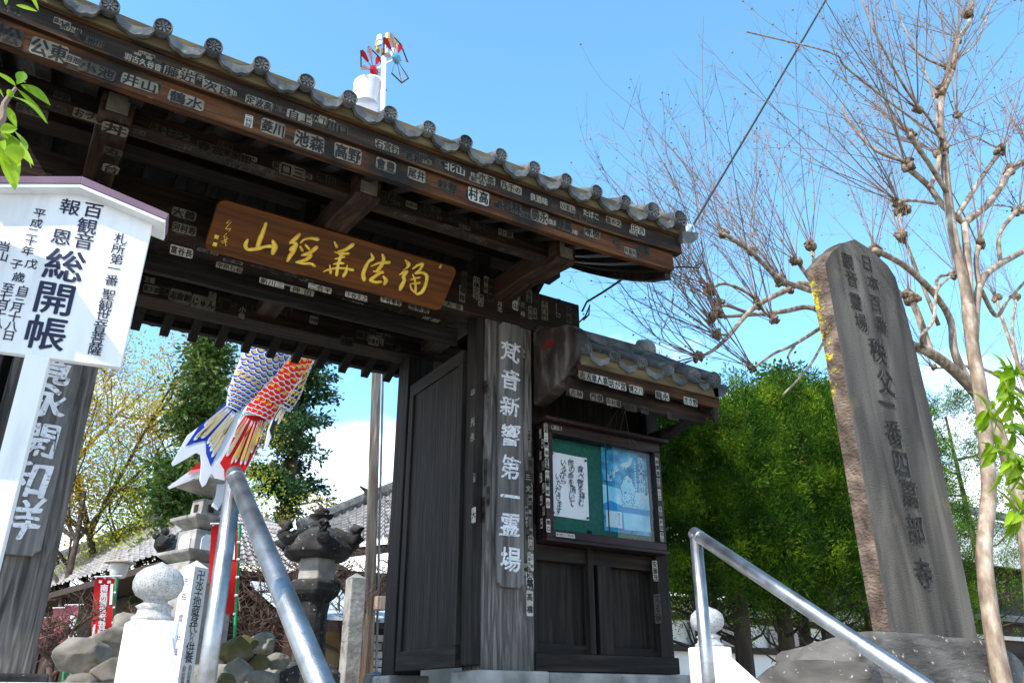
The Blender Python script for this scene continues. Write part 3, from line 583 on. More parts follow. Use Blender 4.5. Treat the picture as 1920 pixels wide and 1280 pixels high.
# the many small faded slips between the large ones
KJ = '大山田川小木村林中島上野高橋森石井原本文吉三宮松竹梅金銀春秋寿福東西南北浅草神下谷新魚河岸駒形水月花'
rs = random.Random(21)
def rt(n): return ''.join(rs.choice(KJ) for _ in range(n))
HAND[0] = False
for _ in range(190):
    k = rs.random(); x = rs.uniform(-.55, 3.6); st = rs.choice('bbbbbaak'); t = rt(rs.choice((2, 2, 3))); q = rs.uniform(-.03, .03)
    if k < .16: sticker(gate, 'Y', (x, 3.8295, rs.uniform(4.645, 4.70) + sori(x)), rs.uniform(.07, .13), rs.uniform(.03, .05), t, st, q)
    elif k < .32: sticker(gate, 'Y', (x, 3.8545, rs.uniform(4.50, 4.57) + sori(x)), rs.uniform(.06, .13), rs.uniform(.03, .07), t, st, q)
    elif k < .42: sticker(gate, 'Y', (x, 4.2195, rs.uniform(4.55, 4.60)), rs.uniform(.07, .13), rs.uniform(.03, .055), t, st, q)
    elif k < .50: sticker(gate, 'Z', (x, rs.uniform(4.25, 4.30), 4.5195), rs.uniform(.07, .14), rs.uniform(.03, .05), t, 'b', q)
    elif k < .62: sticker(gate, 'Y', (x if x < .68 or x > 2.52 else rs.uniform(2.52, 3.75), 4.9995, rs.uniform(4.42, 4.64)), rs.uniform(.04, .06), rs.uniform(.09, .16), t, st, q)
    elif k < .70: sticker(gate, 'Z', (rs.uniform(.35, 2.85), rs.uniform(5.06, 5.22), 4.3445), rs.uniform(.08, .16), rs.uniform(.035, .05), t, st, q)
    elif k < .80: sticker(gate, 'Y', (rs.uniform(.3, 2.9), 6.2895, rs.uniform(4.52, 4.62)), rs.uniform(.05, .14), rs.uniform(.05, .09), t, st, q)
    elif k < .92: sticker(gate, 'X', (2.8795, rs.uniform(5.03, 5.22), rs.uniform(2.9, 4.2)), rs.uniform(.03, .05), rs.uniform(.08, .17), t, st, q)
    else: sticker(gate, 'Y', (rs.uniform(3.225, 3.29), 4.9995, rs.uniform(2.4, 4.2)), .035, rs.uniform(.08, .15), t, rs.choice('abk'), q)
def shows(e): return e[2] * e[3] / (np.linalg.norm(np.array(e[1]) - CAM) ** 2) * (2.2 if e[5] in 'wa' else 1)
PEND = [e for e in PEND if not (abs(e[1][1] - 4.22) < .12 and e[1][0] > 3.03)]
PEND.sort(key=shows, reverse=True); P2, PEND = PEND, []
for i_, e in enumerate(P2[:99]):
    pl_, c_, w_, h_, t_, s_, r_, v_, hd_ = e
    ms_ = MB(); sticker(gate, pl_, c_, w_, h_, t_, s_, r_, v_, m=ms_, lift=(0.0028 if hd_ else 0.0009) + 0.000012 * (i_ * 37 % 99)); ms_.build('name_sticker', PAPER + INKS, gate)
ms_ = MB()
for i_, (pl_, c_, w_, h_, t_, s_, r_, v_, hd_) in enumerate(P2[99:]): sticker(gate, pl_, c_, w_, h_, t_, s_, r_, v_, m=ms_, lift=(0.0022 if hd_ else 0.0003) + 0.0000025 * i_)
ms_.build('name_sticker_scatter', PAPER + INKS, gate)['kind'] = 'stuff'

# ================================================================ NOTICE BOARDS on the side wings
M['nbwood'] = wood('notice board frame paint', [(0.008, 0.0045, 0.005), (0.016, 0.008, 0.0085), (0.028, 0.014, 0.014)], 'X', rough=0.4)
M['felt'] = mk('green felt', [(0.012, 0.085, 0.065), (0.02, 0.115, 0.09)], ns=40, rough=0.95)
gm = bpy.data.materials.new('glass pane'); gm.use_nodes = True; nt = gm.node_tree; nt.nodes.remove(nt.nodes['Principled BSDF'])
t_ = N(nt, 'ShaderNodeBsdfTransparent'); g_ = N(nt, 'ShaderNodeBsdfGlossy'); g_.inputs['Roughness'].default_value = 0.02; fr = N(nt, 'ShaderNodeFresnel'); fr.inputs[0].default_value = 1.22
mxs = N(nt, 'ShaderNodeMixShader'); L(nt, fr.outputs[0], mxs.inputs[0]); L(nt, t_.outputs[0], mxs.inputs[1]); L(nt, g_.outputs[0], mxs.inputs[2]); L(nt, mxs.outputs[0], nt.nodes['Material Output'].inputs[0]); M['pane'] = gm
def notice(x0, x1, lab):
    t = thing('notice_board', ((x0 + x1) / 2, 5.0, 2.70), lab, 'notice board')
    z0, z1, yf, yb = 2.69, 3.56, 4.905, 5.045; f = 0.062
    for a in ((x0, x0 + f, yf, yb, z0 + f, z1 - f), (x1 - f, x1, yf, yb, z0 + f, z1 - f), (x0, x1, yf, yb, z0, z0 + f), (x0, x1, yf, yb, z1 - f * 1.3, z1)): MB().box(*a).build('frame', M['nbwood'], t, bevel=0.005)
    MB().box(x0 - 0.03, x1 + 0.05, yf - 0.06, yb, z1 + 0.001, z1 + 0.03).build('hood', M['nbwood'], t, bevel=0.004)
    MB().box(x0 - 0.01, x1 + 0.02, yf - 0.01, yb, z0 - 0.025, z0 - 0.001).build('ledge', M['nbwood'], t, bevel=0.004)
    MB().box(x0 + f, x1 - f, yb - 0.03, yb - 0.002, z0 + f, z1 - f * 1.3).build('felt_backing', M['felt'], t)
    xm = (x0 + x1) / 2 + 0.02
    m = MB(); m.box(x0 + f, x1 - f, yf + 0.03, yf + 0.034, z0 + f, z1 - f * 1.3); m.build('glass_pane', M['pane'], t)
    MB().box(xm - 0.004, xm + 0.004, yf + 0.022, yf + 0.029, z0 + f, z1 - f * 1.3).build('pane_edge', M['black'], t)
    return t, yf
nbr, yf = notice(3.365, 4.50, 'dark framed glass notice board with white handwritten sheet and blue poster right of the pillar')
def NS(x, y, w, h, t, st): sticker(nbr, 'Y', onY(x, y, yf - 0.001), w, h, t, st)
for i, (y, t) in enumerate(((802, '文政会'), (822, '二'), (842, '武長'), (868, '高砂屋'), (893, '小林'), (915, '菅原'), (943, '白'), (985, '関口'))): NS(1023 + i * 0.7, y, .036, .075 + .02 * (i % 3), t, 'w')
for i, (y, t) in enumerate(((868, '田'), (884, '高島'), (906, '小山'), (929, '一二'), (960, '今村'), (985, '太田'), (1008, '中山'))): NS(1231.5 + i * 1.6, y - 2, .036, .075 + .018 * (i % 2), t, 'w')
NS(1043, 802, .10, .032, '秩父路', 'w'); NS(1060, 1003, .17, .03, 'ありがとうございます', 'w')
for i in range(9): sticker(nbr, 'X', (3.3645, 4.975 - 0.03 * (i % 2), 2.80 + 0.085 * i), .03, .07, random.choice(['文吉', '三好', '大塚', '一']), random.choice('wwa'))
def pins(m, pts, y, r=0.010):
    for x, z in pts:
        th = np.linspace(0, 2 * math.pi, 10, endpoint=False)
        m.prism([(x + r * math.cos(t), y, z + r * math.sin(t)) for t in th], (0, -0.008, 0))
M['pin'] = mk('green pin', [(0.02, 0.16, 0.10)], rough=0.4); M['pinb'] = mk('blue pin', [(0.02, 0.10, 0.16)], rough=0.4)
M['paper'] = mk('white paper', [(0.66, 0.68, 0.72), (0.74, 0.75, 0.78)], ns=5, rough=0.9)
yp = 5.010
q = [onY(x, y, yp) for x, y in ((1030, 846), (1100, 855), (1107, 975), (1034, 966))]
pt = thing('handwritten_notice', tuple((q[2] + q[3]) / 2), 'white paper sheet with four columns of black handwriting pinned on green felt', 'notice')
m = MB(); W0, W1, Zt, Zb = q[0][0], q[1][0], q[0][2], q[3][2]
m.grid([[(W0 + (W1 - W0) * a / 6, yp - 0.004 * math.sin(a) - 0.002, Zb + (Zt - Zb) * b / 4) for b in range(5)] for a in range(7)]); m.build('sheet', M['paper'], pt)
m = MB(); sx_ = (W1 - W0)
for cx, zs, txt in ((0.80, 0.80, '食べ物を拝む'), (0.55, 0.88, '他の命を頂いて'), (0.34, 0.86, 'いるから'), (0.20, 0.62, 'いただきます')):
    for i, ch in enumerate(txt): put(m, ch, (W0 + sx_ * (cx + 0.02 * math.sin(i * 2)), yp - 0.009, Zb + (Zt - Zb) * (zs - i * (0.108 if len(txt) > 5 else 0.10))), (1, 0, 0), (0, 0, 1), 0.062, 0.006, 3, 1, 0.14, 0.10)
m.build('handwriting', M['ink'], pt)
m = MB(); pins(m, ((W0 + .02, Zt - .015), (W1 - .02, Zt - .025), (W0 + .02, Zb + .02), (W1 - .02, Zb + .015)), yp - 0.007); m.build('pin', M['pinb'], pt)
# blue poster
q = [onY(x, y, yp) for x, y in ((1126, 836), (1212, 852), (1226, 1002), (1132, 994))]
W0, W1, Zt, Zb = q[0][0], q[1][0] + .01, q[0][2], q[3][2]
bp = thing('blue_poster', (float(W0 + W1) / 2, yp, float(Zb)), 'pale blue poster with white bird, statue outline and mountain view inside notice board', 'poster')
M['pb1'] = mk('poster blue', [(0.006, 0.10, 0.26), (0.02, 0.28, 0.52), (0.10, 0.52, 0.74)], (1, 1, 1.6), 9, 10, rough=0.6)
M['pb2'] = mk('poster pale blue', [(0.12, 0.50, 0.70), (0.36, 0.68, 0.80)], ns=8, rough=0.6)
M['pb3'] = mk('poster mid blue', [(0.01, 0.24, 0.55)], rough=0.6); M['pw'] = mk('poster white', [(0.45, 0.62, 0.70)], rough=0.6)
def pp(a, b, d=0.0): return (W0 + (W1 - W0) * a, yp - 0.002 - d, Zb + (Zt - Zb) * b)
m = MB(); m.mat(0).poly([pp(0, 0), pp(1, 0), pp(1, 1), pp(0, 1)])
m.mat(1).poly([pp(0, .31, .001), pp(1, .30, .001), pp(1, .52, .001), pp(.6, .50, .001), pp(0, .54, .001)])
m.mat(2).poly([pp(0, .31, .002), pp(.15, .36, .002), pp(.35, .32, .002), pp(.6, .30, .002), pp(1, .31, .002), pp(1, .24, .002), pp(0, .24, .002)])
m.mat(1).poly([pp(.40, .04, .002), pp(.95, .05, .002), pp(.95, .24, .002), pp(.40, .24, .002)])
m.mat(3).poly([pp(.04, .05, .003), pp(.36, .05, .003), pp(.36, .24, .003), pp(.04, .24, .003)])
bird = [(.38, .80), (.44, .84), (.50, .855), (.56, .87), (.60, .91), (.66, .93), (.64, .89), (.62, .84), (.56, .80), (.52, .79), (.50, .75), (.49, .79), (.46, .79), (.44, .75), (.435, .79)]
m.mat(3).poly([pp(a, b, .003) for a, b in bird])
th = np.linspace(0, 2 * math.pi, 40, endpoint=False)
stat = [(.52 + (.155 + .02 * math.sin(7 * t)) * math.cos(t), .50 + (.20 + .012 * math.sin(9 * t)) * math.sin(t)) for t in th]
m.mat(4).poly([pp(a, b, .003) for a, b in stat]); m.mat(1).poly([pp(.52 + (a - .52) * .93, .50 + (b - .50) * .94, .004) for a, b in stat])
for k in range(26):
    a, b = .52 + random.uniform(-.11, .11), .5 + random.uniform(-.15, .15); m.mat(4).poly([pp(a, b, .005), pp(a + .03, b + random.uniform(-.02, .02), .005), pp(a + .012, b + .02, .005)])
m.mat(4).poly([pp(.36, .30, .004), pp(.72, .30, .004), pp(.70, .335, .004), pp(.38, .335, .004)]); m.mat(1).poly([pp(.375, .305, .005), pp(.705, .305, .005), pp(.69, .33, .005), pp(.39, .33, .005)])
m.mat(3)
for i, ch in enumerate('秩父札所巡り'): put(m, ch, pp(.83, .90 - i * .105, .004), (1, 0, 0), (0, 0, 1), .072, .02, 2)
for i in range(12): m.poly([pp(.68, .86 - i * .035, .004), pp(.71, .86 - i * .035, .004), pp(.71, .84 - i * .035, .004), pp(.68, .84 - i * .035, .004)])
for k in range(18):
    a, b = .08 + .012 * k + random.uniform(-.03, .03), .60 + .008 * k + random.uniform(-.04, .04); m.poly([pp(a, b, .003), pp(a + .05, b + .01, .003), pp(a + .03, b + .04, .003)])
m.mat(5)
for i, ch in enumerate('秩父三十四'): put(m, ch, pp(.30, .21 - i * .03, .005), (1, 0, 0), (0, 0, 1), .017, .02, 1)
m.build('sheet', [M['pb1'], M['pb2'], M['pb3'], M['pw'], mk('poster outline', [(0.05, 0.13, 0.20)]), M['ink']], bp)
m = MB(); pins(m, [pp(a, b)[::2] for a, b in ((.12, .97), (.42, .97), (.88, .95), (.06, .58), (.90, .50), (.55, .02), (.95, .03))], yp - 0.006); m.build('pin', M['pin'], bp)
nbl, _ = notice(-1.33, -0.165, 'dark framed glass notice board beside the left pillar, mostly cut off by the photo edge')
ps = thing('white_poster', (-0.55, 5.01, 2.9), 'white poster with blue band at left edge, behind the sign post', 'poster')
m = MB(); m.mat(0).box(-0.86, -0.245, 5.005, 5.011, 2.80, 3.40)
m.mat(1).box(-0.86, -0.30, 5.003, 5.0045, 3.17, 3.38); m.mat(2).poly([(-.62, 5.002, 3.16), (-.34, 5.002, 3.13), (-.27, 5.002, 3.20), (-.30, 5.002, 3.26), (-.5, 5.002, 3.23)])
m.build('sheet', [M['paper'], M['pb1'], mk('poster tan', [(0.42, 0.28, 0.20)])], ps)

# ================================================================ WHITE SIGNS on posts with little gable roofs
SN = np.array([-0.16, -0.987, 0.0]); SN /= np.linalg.norm(SN); SU = np.array([0, 0, 1.0]); SR = np.cross(SU, SN) * 1.0
SR = np.array([-SN[1], SN[0], 0.0])
def sign(c, lab, text):
    c = np.array(c, float)
    t = thing('notice_sign', (c[0], c[1], terr(c[1])), lab, 'signboard')
    P = lambda a, b, d=0.0: c + SR * a + SU * b + SN * d
    zb, zt, ze = 1.066, 1.716, 1.648; hw0, hw1 = 0.250, 0.258
    body = [(-hw0, zb), (hw0, zb), (hw1, ze), (0, zt), (-hw1, ze)]
    m = MB(); m.prism([P(a, b - 0.0, 0.0) for a, b in body], -SN * 0.03); m.build('board', M['white'], t, bevel=0.003)
    for sg in (-1, 1):
        e = np.array([hw1 + 0.045, ze + 0.001]); p0 = np.array([0, zt + 0.012]); d = (e - p0) / np.linalg.norm(e - p0); n2 = np.array([d[1], -d[0]]) * -1
        if n2[1] < 0: n2 = -n2
        pts = [p0, e, e + n2 * 0.028, p0 + np.array([0, 0.032])]
        m = MB(); m.prism([P(sg * a, b, 0.052) for a, b in pts], -SN * 0.145); m.build('roof_board', M['purple'], t, bevel=0.002)
        pts = [p0 - np.array([0, 0.014]), e - n2 * 0.013, e - n2 * 0.001, p0 - np.array([0, .001])]
        m = MB(); m.prism([P(sg * a, b, 0.049) for a, b in pts], -SN * 0.14); m.build('roof_lining', M['white'], t)
    z0 = terr(c[1]) - 1.6 - 0.02 - c[2] + 1.6
    m = MB(); m.obox(P(-0.004, (zb + terr(c[1]) - c[2]) / 2 - 0.01, -0.015), SR * 0.036, SN * 0.03, SU * ((zb - terr(c[1]) + c[2]) / 2 + 0.01)); m.build('post', M['white'], t, bevel=0.003)
    if text:
        m = MB()
        for ch, x, y, s, b in text:
            put(m, ch, onP(x, y, c + SN * 0.0025, SN), SR, SU, s, b, 4, 1.0, 0.0)
        m.build('lettering', M['navy'], t)
    return t
M['navy'] = mk('navy lettering', [(0.015, 0.018, 0.05)], rough=0.6)
TX = []
Kz = lambda zx, zy: (zx / 3.459, 330 + zy / 3.459)
def addt(s, pts, size, b):
    for ch, (zx, zy) in zip(s, pts): TX.append((ch, *Kz(zx, zy), size, b))
addt('札所第一番聖観世音菩薩', ((785, 405), (768, 472), (757, 540), (740, 600), (724, 675), (704, 768), (684, 840), (668, 905), (650, 975), (634, 1048), (617, 1122)), .047, .012)
addt('百観音', ((605, 222), (566, 325), (545, 422)), .068, .013); addt('報恩', ((455, 200), (398, 395)), .068, .013)
addt('総開帳', ((420, 578), (355, 790), (298, 1015)), .132, .017)
addt('平成二十年戊', ((258, 240), (238, 305), (212, 365), (200, 422), (180, 485), (203, 568)), .040, .012)
addt('子歳自三月十八日', ((108, 570), (122, 655), (148, 742), (127, 800), (108, 850), (93, 912), (75, 972), (57, 1032)), .040, .012)
addt('至七月十八日', ((52, 725), (36, 780), (17, 835), (-3, 893), (-20, 950), (-38, 1008)), .040, .012)
addt('当山', ((28, 455), (15, 520)), .040, .012)
sign((0, 3.0, 1.6), 'white wooden signboard with large black lettering and plum gable roof on white post', TX)
sign((-0.585, 2.88, 1.615), 'white signboard with plum roof cut off by the left photo edge', [])
# ================================================================ STAIR RAILS AND GRANITE POSTS
def handrail(x, lab, ztop):
    t = thing('handrail', (x, 2.2, 1.3), lab, 'handrail', 'tubular steel handrails of the stairs')
    r = 0.0225; sl = 0.66
    m = MB(); m.tube([(x, 2.21, terr(2.2) - 0.25), (x, 2.21, ztop)], r, 20); m.build('post', M['steel'], t, smooth=True)
    m = MB(); m.tube([(x, 2.21 + 0.012, ztop + 0.008), (x, 2.21 - 0.4, ztop - 0.4 * sl), (x, 0.25, ztop - 1.96 * sl)], r, 20); m.build('rail', M['steel'], t, smooth=True)
    m = MB(); m.tube([(x, 2.21, ztop - .012), (x, 2.21, ztop - .002)], r * 1.06, 20); m.tube([(x, 2.195, ztop - .010), (x, 2.188, ztop - .0148)], r * 1.05, 20); m.build('weld_ring', M['steel'], t, smooth=True)
    m = MB(); m.tube([(x, 0.5, -0.2), (x, 0.5, ztop - 1.71 * sl)], r, 16); m.build('post', M['steel'], t, smooth=True)
handrail(0.510, 'steel tube handrail in front of the white signboard side of the stairs', 2.155)
handrail(2.172, 'steel tube handrail in front of the tall inscribed stone and hedge', 2.165)
def newel(x, y, lab):
    t = thing('granite_post', (x, y, terr(y)), lab, 'stone post', 'granite posts with onion shaped tops')
    w = 0.068; zc = 1.6 + 0.081 * y
    m = MB(); m.box(x - w, x + w, y - w, y + w, terr(y) - 0.2, zc); m.build('shaft', M['granite'], t, bevel=0.008)
    s = y / 2.8
    m = MB(); m.lathe([(0.062 * s, 0), (0.062 * s, 0.012), (0.05 * s, 0.02), (0.047 * s, 0.036), (0.055 * s, 0.044), (0.034 * s, 0.056), (0.036 * s, 0.062), (0.060 * s, 0.075), (0.072 * s, 0.095), (0.0745 * s, 0.115), (0.068 * s, 0.138), (0.05 * s, 0.155), (0.024 * s, 0.166), (0.008 * s, 0.174), (0.0005, 0.178)], (x, y, zc - 0.001), 32)
    m.build('finial', M['finial'], t, smooth=True)
    m = MB(); z0 = zc - 0.02; y1 = y - w + 0.01
    pr = [(y1, z0), (0.3, z0 - (y1 - 0.3) * 0.72), (0.3, z0 - (y1 - 0.3) * 0.72 - 0.55), (y1, terr(2.6) - 0.4)]
    m.prism([(x - 0.055, a, b) for a, b in pr], (0.11, 0, 0)); m.build('parapet', M['granite'], t, bevel=0.022)
newel(0.462, 2.8, 'white granite post with onion finial left of the stairs beside the memorial post')
newel(2.775, 2.8, 'white granite post with onion finial behind the right handrail')

# ================================================================ INSCRIBED STONE
Ys = 3.10
f = lambda x, y: onY(x, y, Ys)
ol = [(1674, 1205), (1655, 1100), (1628, 950), (1601, 800), (1575, 650), (1552, 520), (1547, 494), (1558, 474), (1580, 456), (1603, 449), (1630, 466), (1664, 497), (1679, 520), (1697, 580), (1718, 660), (1746, 780), (1766, 870), (1786, 970), (1808, 1070), (1832, 1190), (1838, 1210)]
fr_ = np.array([f(*q) for q in ol]); 
stele = thing('inscribed_stone', (float(fr_[:, 0].mean()), Ys, 1.95), 'tall grey upright stone slab with carved black characters and yellow lichen side', 'stone monument')
M['stele'] = mk('weathered slab face', [(0.036, 0.031, 0.027), (0.088, 0.076, 0.065), (0.165, 0.144, 0.120)], (3.2, 3.2, 0.45), 1.7, 14, dist=0.9, rough=0.85, bump=0.35, bscale=(3, 3, 3), bns=30, speck=((0.24, 0.17, 0.04), 3.0, 0.62, 0.80))
nt = M['stele'].node_tree
M['stelside'] = mk('rough slab edge', [(0.045, 0.032, 0.025), (0.115, 0.082, 0.063), (0.21, 0.155, 0.12)], ns=9, detail=12, rough=0.95, bump=1.0, bns=40, bscale=(1, 1, 1.7))
# lichen patches on the edge: only in a band of heights
nt = M['stelside'].node_tree; bs = nt.nodes['Principled BSDF']; old = bs.inputs['Base Color'].links[0].from_socket
tcn = N(nt, 'ShaderNodeTexCoord'); sp = N(nt, 'ShaderNodeSeparateXYZ'); L(nt, tcn.outputs['Object'], sp.inputs[0])
rz = N(nt, 'ShaderNodeValToRGB'); e = rz.color_ramp.elements; e[0].position = 0.30; e[0].color = (0.0, 0.0, 0.0, 1); e[1].position = 0.62; e[1].color = (1, 1, 1, 1); e2 = e.new(0.82); e2.color = (1, 1, 1, 1); e3 = e.new(0.90); e3.color = (0, 0, 0, 1)
dv = N(nt, 'ShaderNodeMath', operation='DIVIDE'); dv.inputs[1].default_value = 2.8; L(nt, sp.outputs[2], dv.inputs[0]); L(nt, dv.outputs[0], rz.inputs[0])
ln = N(nt, 'ShaderNodeTexNoise'); ln.inputs['Scale'].default_value = 15; ln.inputs['Detail'].default_value = 12; ln.inputs['Roughness'].default_value = 0.72; L(nt, tcn.outputs['Object'], ln.inputs['Vector'])
ml = N(nt, 'ShaderNodeMath', operation='MULTIPLY_ADD'); L(nt, rz.outputs[0], ml.inputs[0]); ml.inputs[1].default_value = 0.20; L(nt, ln.outputs[0], ml.inputs[2])
yb_ = N(nt, 'ShaderNodeMapRange'); yb_.inputs['From Min'].default_value = 0.02; yb_.inputs['From Max'].default_value = 0.16; yb_.inputs['To Min'].default_value = -0.16; yb_.inputs['To Max'].default_value = 0.05; L(nt, sp.outputs[1], yb_.inputs['Value'])
m2 = N(nt, 'ShaderNodeMath', operation='ADD'); L(nt, ml.outputs[0], m2.inputs[0]); L(nt, yb_.outputs[0], m2.inputs[1])
th_ = N(nt, 'ShaderNodeMapRange'); th_.inputs['From Min'].default_value = 0.645; th_.inputs['From Max'].default_value = 0.77; L(nt, m2.outputs[0], th_.inputs[0])
mm = N(nt, 'ShaderNodeMixRGB'); L(nt, th_.outputs[0], mm.inputs[0]); L(nt, old, mm.inputs[1]); mm.inputs[2].default_value = (0.54, 0.42, 0.02, 1); L(nt, mm.outputs[0], bs.inputs['Base Color'])
# left outline of the back edge from the photo gives the thickness at each height
back = []
bl = [(1640, 1200), (1620, 1090), (1596, 950), (1570, 800), (1546, 660), (1521, 540), (1509, 505), (1530, 484), (1562, 462), (1600, 450)]
m = MB(); nb_ = len(fr_); inset = 0.0
left = fr_[:7]
bk = []
for i, (q, b) in enumerate(zip(fr_[:10], bl)):
    d = ray(*b); bk.append(CAM + d * (q[0] / d[0]))
bk = np.array(bk); th0 = np.clip(bk[:, 1] - Ys, 0.10, 0.19)
bk2 = np.c_[fr_[:10, 0] + 0.0, Ys + th0, np.clip(bk[:, 2], 0, fr_[:10, 2] + 0.02)]
bk3 = np.c_[fr_[10:, 0], np.full(len(fr_) - 10, Ys + 0.15), fr_[10:, 2]]
B = np.vstack([bk2, bk3])
cen = fr_.mean(0)
mf = MB(); mf.poly(fr_); mf.poly(B[::-1]); 
mf.build('slab_face', M['stele'], stele)
ms_ = MB(); rg = random.Random(5)
for i in range(nb_):
    j = (i + 1) % nb_; nn = 10; kk = 4
    rows = []
    for a in range(nn + 1):
        t = a / nn; p0 = fr_[i] * (1 - t) + fr_[j] * t; p1 = B[i] * (1 - t) + B[j] * t
        row = []
        for b in range(kk + 1):
            u = b / kk; p = p0 * (1 - u) + p1 * u
            if 0 < b < kk:
                dd = p - cen; dd[1] = 0; dd /= np.linalg.norm(dd); nv = mnoise.noise(Vector((p[0] * 9, p[1] * 14, p[2] * 16)))
                p = p + dd * (0.012 * nv + 0.008)
            row.append(p)
        rows.append(row)
    ms_.grid(rows)
ms_.build('slab_edge', M['stelside'], stele)
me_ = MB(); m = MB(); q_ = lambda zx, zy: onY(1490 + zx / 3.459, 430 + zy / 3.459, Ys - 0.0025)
def stl(s, pts, size, b=0.02):
    for ch, (x, y) in zip(s, pts):
        put(m, ch, onY(x, y, Ys - 0.006), (1, 0, 0), (0, 0, 1), size, b, 4, 0.95, 0.05, 0.04)
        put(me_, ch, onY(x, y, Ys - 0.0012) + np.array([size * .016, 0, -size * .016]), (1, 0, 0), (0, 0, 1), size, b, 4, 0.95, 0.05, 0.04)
z4 = lambda a, b: (1490 + a / 3.459, 430 + b / 3.459)
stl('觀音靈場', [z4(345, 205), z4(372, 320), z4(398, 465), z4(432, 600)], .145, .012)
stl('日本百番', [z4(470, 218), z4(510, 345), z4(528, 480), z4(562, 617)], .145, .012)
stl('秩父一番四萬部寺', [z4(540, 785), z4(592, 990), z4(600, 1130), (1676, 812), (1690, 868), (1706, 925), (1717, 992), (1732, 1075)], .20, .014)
m.build('carved_lettering', M['carved'], stele)
me_.build('painted_highlights', mk('painted letter highlight', [(0.20, 0.18, 0.155), (0.30, 0.275, 0.24)], ns=20, rough=0.9), stele)  # paler offset glyph copies: a highlight painted along the carved strokes

def rock_mesh(c, r, seed, n=3, amp=0.28, freq=1.3):
    import bmesh
    bmm = bmesh.new(); bmesh.ops.create_icosphere(bmm, subdivisions=n, radius=1.0)
    vs = []; rr_f = random.Random(seed); pl = []
    for _ in range(11 if n >= 3 else 0):
        q_n = Vector((rr_f.gauss(0, 1), rr_f.gauss(0, 1), rr_f.gauss(0, 1))).normalized(); pl.append((q_n, rr_f.uniform(.66, .9)))
    for v in bmm.verts:
        p = v.co.normalized(); k = 1 + amp * mnoise.noise(p * freq + Vector((seed * 3.1, seed * 1.7, seed))) + amp * 0.45 * mnoise.noise(p * freq * 2.7 + Vector((seed, 5, seed * 2)))
        q = p * (k * 1.12)
        for q_n, q_d in pl:
            e_ = q.dot(q_n) - q_d
            if e_ > 0: q = q - q_n * e_ * .88
        vs.append((c[0] + q.x * r[0], c[1] + q.y * r[1], c[2] + q.z * r[2]))
    fs = [tuple(v.index for v in f_.verts) for f_ in bmm.faces]; bmm.free()
    return vs, fs
M['baserock'] = mk('speckled base rock', [(0.04, 0.036, 0.032), (0.095, 0.084, 0.075), (0.18, 0.165, 0.148)], ns=2.5, detail=14, rough=0.95, bump=1.0, bns=9, bscale=(0.8, 0.8, 3.0), dist=0.8, speck=((0.36, 0.345, 0.30), 30, 0.66, 0.70))
c = onY(1710, 1262, 3.0); m = MB(); m.add(*rock_mesh((c[0] + .12, 3.1, 1.66), (0.92, 0.44, 0.31), 3, 5, 0.16, 1.6))
V = np.vstack(m.v); top = 1.6 + .112 * 3.1; V[:, 2] = np.where(V[:, 2] > top, top + (V[:, 2] - top) * 0.15, V[:, 2]); m.v = [V]
tag(m.build('base_rock', M['baserock'], smooth=True), 'large flat grey rock with white lichen spots supporting the inscribed stone', 'rock')
c = onY(1560, 1235, 2.95); m = MB(); m.add(*rock_mesh((c[0], 3.0, 1.66), (0.33, 0.28, 0.16), 8, 4, 0.22, 1.4)); tag(m.build('base_rock', M['baserock'], smooth=True), 'smaller rounded rock at the left end of the base below the inscribed stone', 'rock')
c = onY(1590, 1275, 2.8); m = MB(); m.add(*rock_mesh((c[0] + .1, 2.85, 1.50), (0.75, 0.26, 0.17), 12, 4, 0.18, 1.4)); tag(m.build('base_rock', M['baserock'], smooth=True), 'lowest long rock in front of the inscribed stone, cut by the bottom edge', 'rock')

# ================================================================ CARP STREAMER POLE
M['polewood'] = wood('silvered pole', [(0.16, 0.11, 0.075), (0.30, 0.22, 0.165), (0.44, 0.35, 0.28)], 'Z')
pole = thing('streamer_pole', (4.6, 11, 1.6), 'tall wooden pole rising behind the gate roof with coloured pinwheels on top', 'pole')
pb, pm, pt2, ptop = [onY(x, y, 11.0) for x, y in ((689, 1290), (706, 700), (718, 220), (720, 108))]
pb[2] = 1.55
m = MB(); m.tube([pb, pm, pt2 * 0.7 + pm * 0.3], [0.085, 0.07, 0.06], 14); m.build('lower_pole', M['polewood'], pole, smooth=True)
m = MB(); m.tube([pb + [0.12, -.02, 0], pm + [0.10, -.02, 0]], 0.018, 8); m.build('cable_pipe', M['stone'], pole)
sb = onY(706, 1130, 10.88); MB().box(sb[0] - .02, sb[0] + .13, 10.82, 10.95, sb[2] - .09, sb[2] + .09).build('switch_box', M['polewood'], pole, bevel=0.01)
m = MB(); m.tube([pt2 * 0.72 + pm * 0.28, ptop], [0.05, 0.045], 12); m.build('upper_pole', M['white'], pole, smooth=True)
M['wred'] = mk('pinwheel red', [(0.45, 0.01, 0.02)], rough=0.3); M['wblue'] = mk('pinwheel blue', [(0.10, 0.30, 0.42)], rough=0.3); M['wpink'] = mk('pinwheel vane', [(0.42, 0.28, 0.30)], rough=0.4); M['worange'] = mk('pinwheel orange', [(0.55, 0.20, 0.02), (0.75, 0.42, 0.05)], ns=8, rough=0.35)
axd = np.array([0.55, -0.83, 0.0])
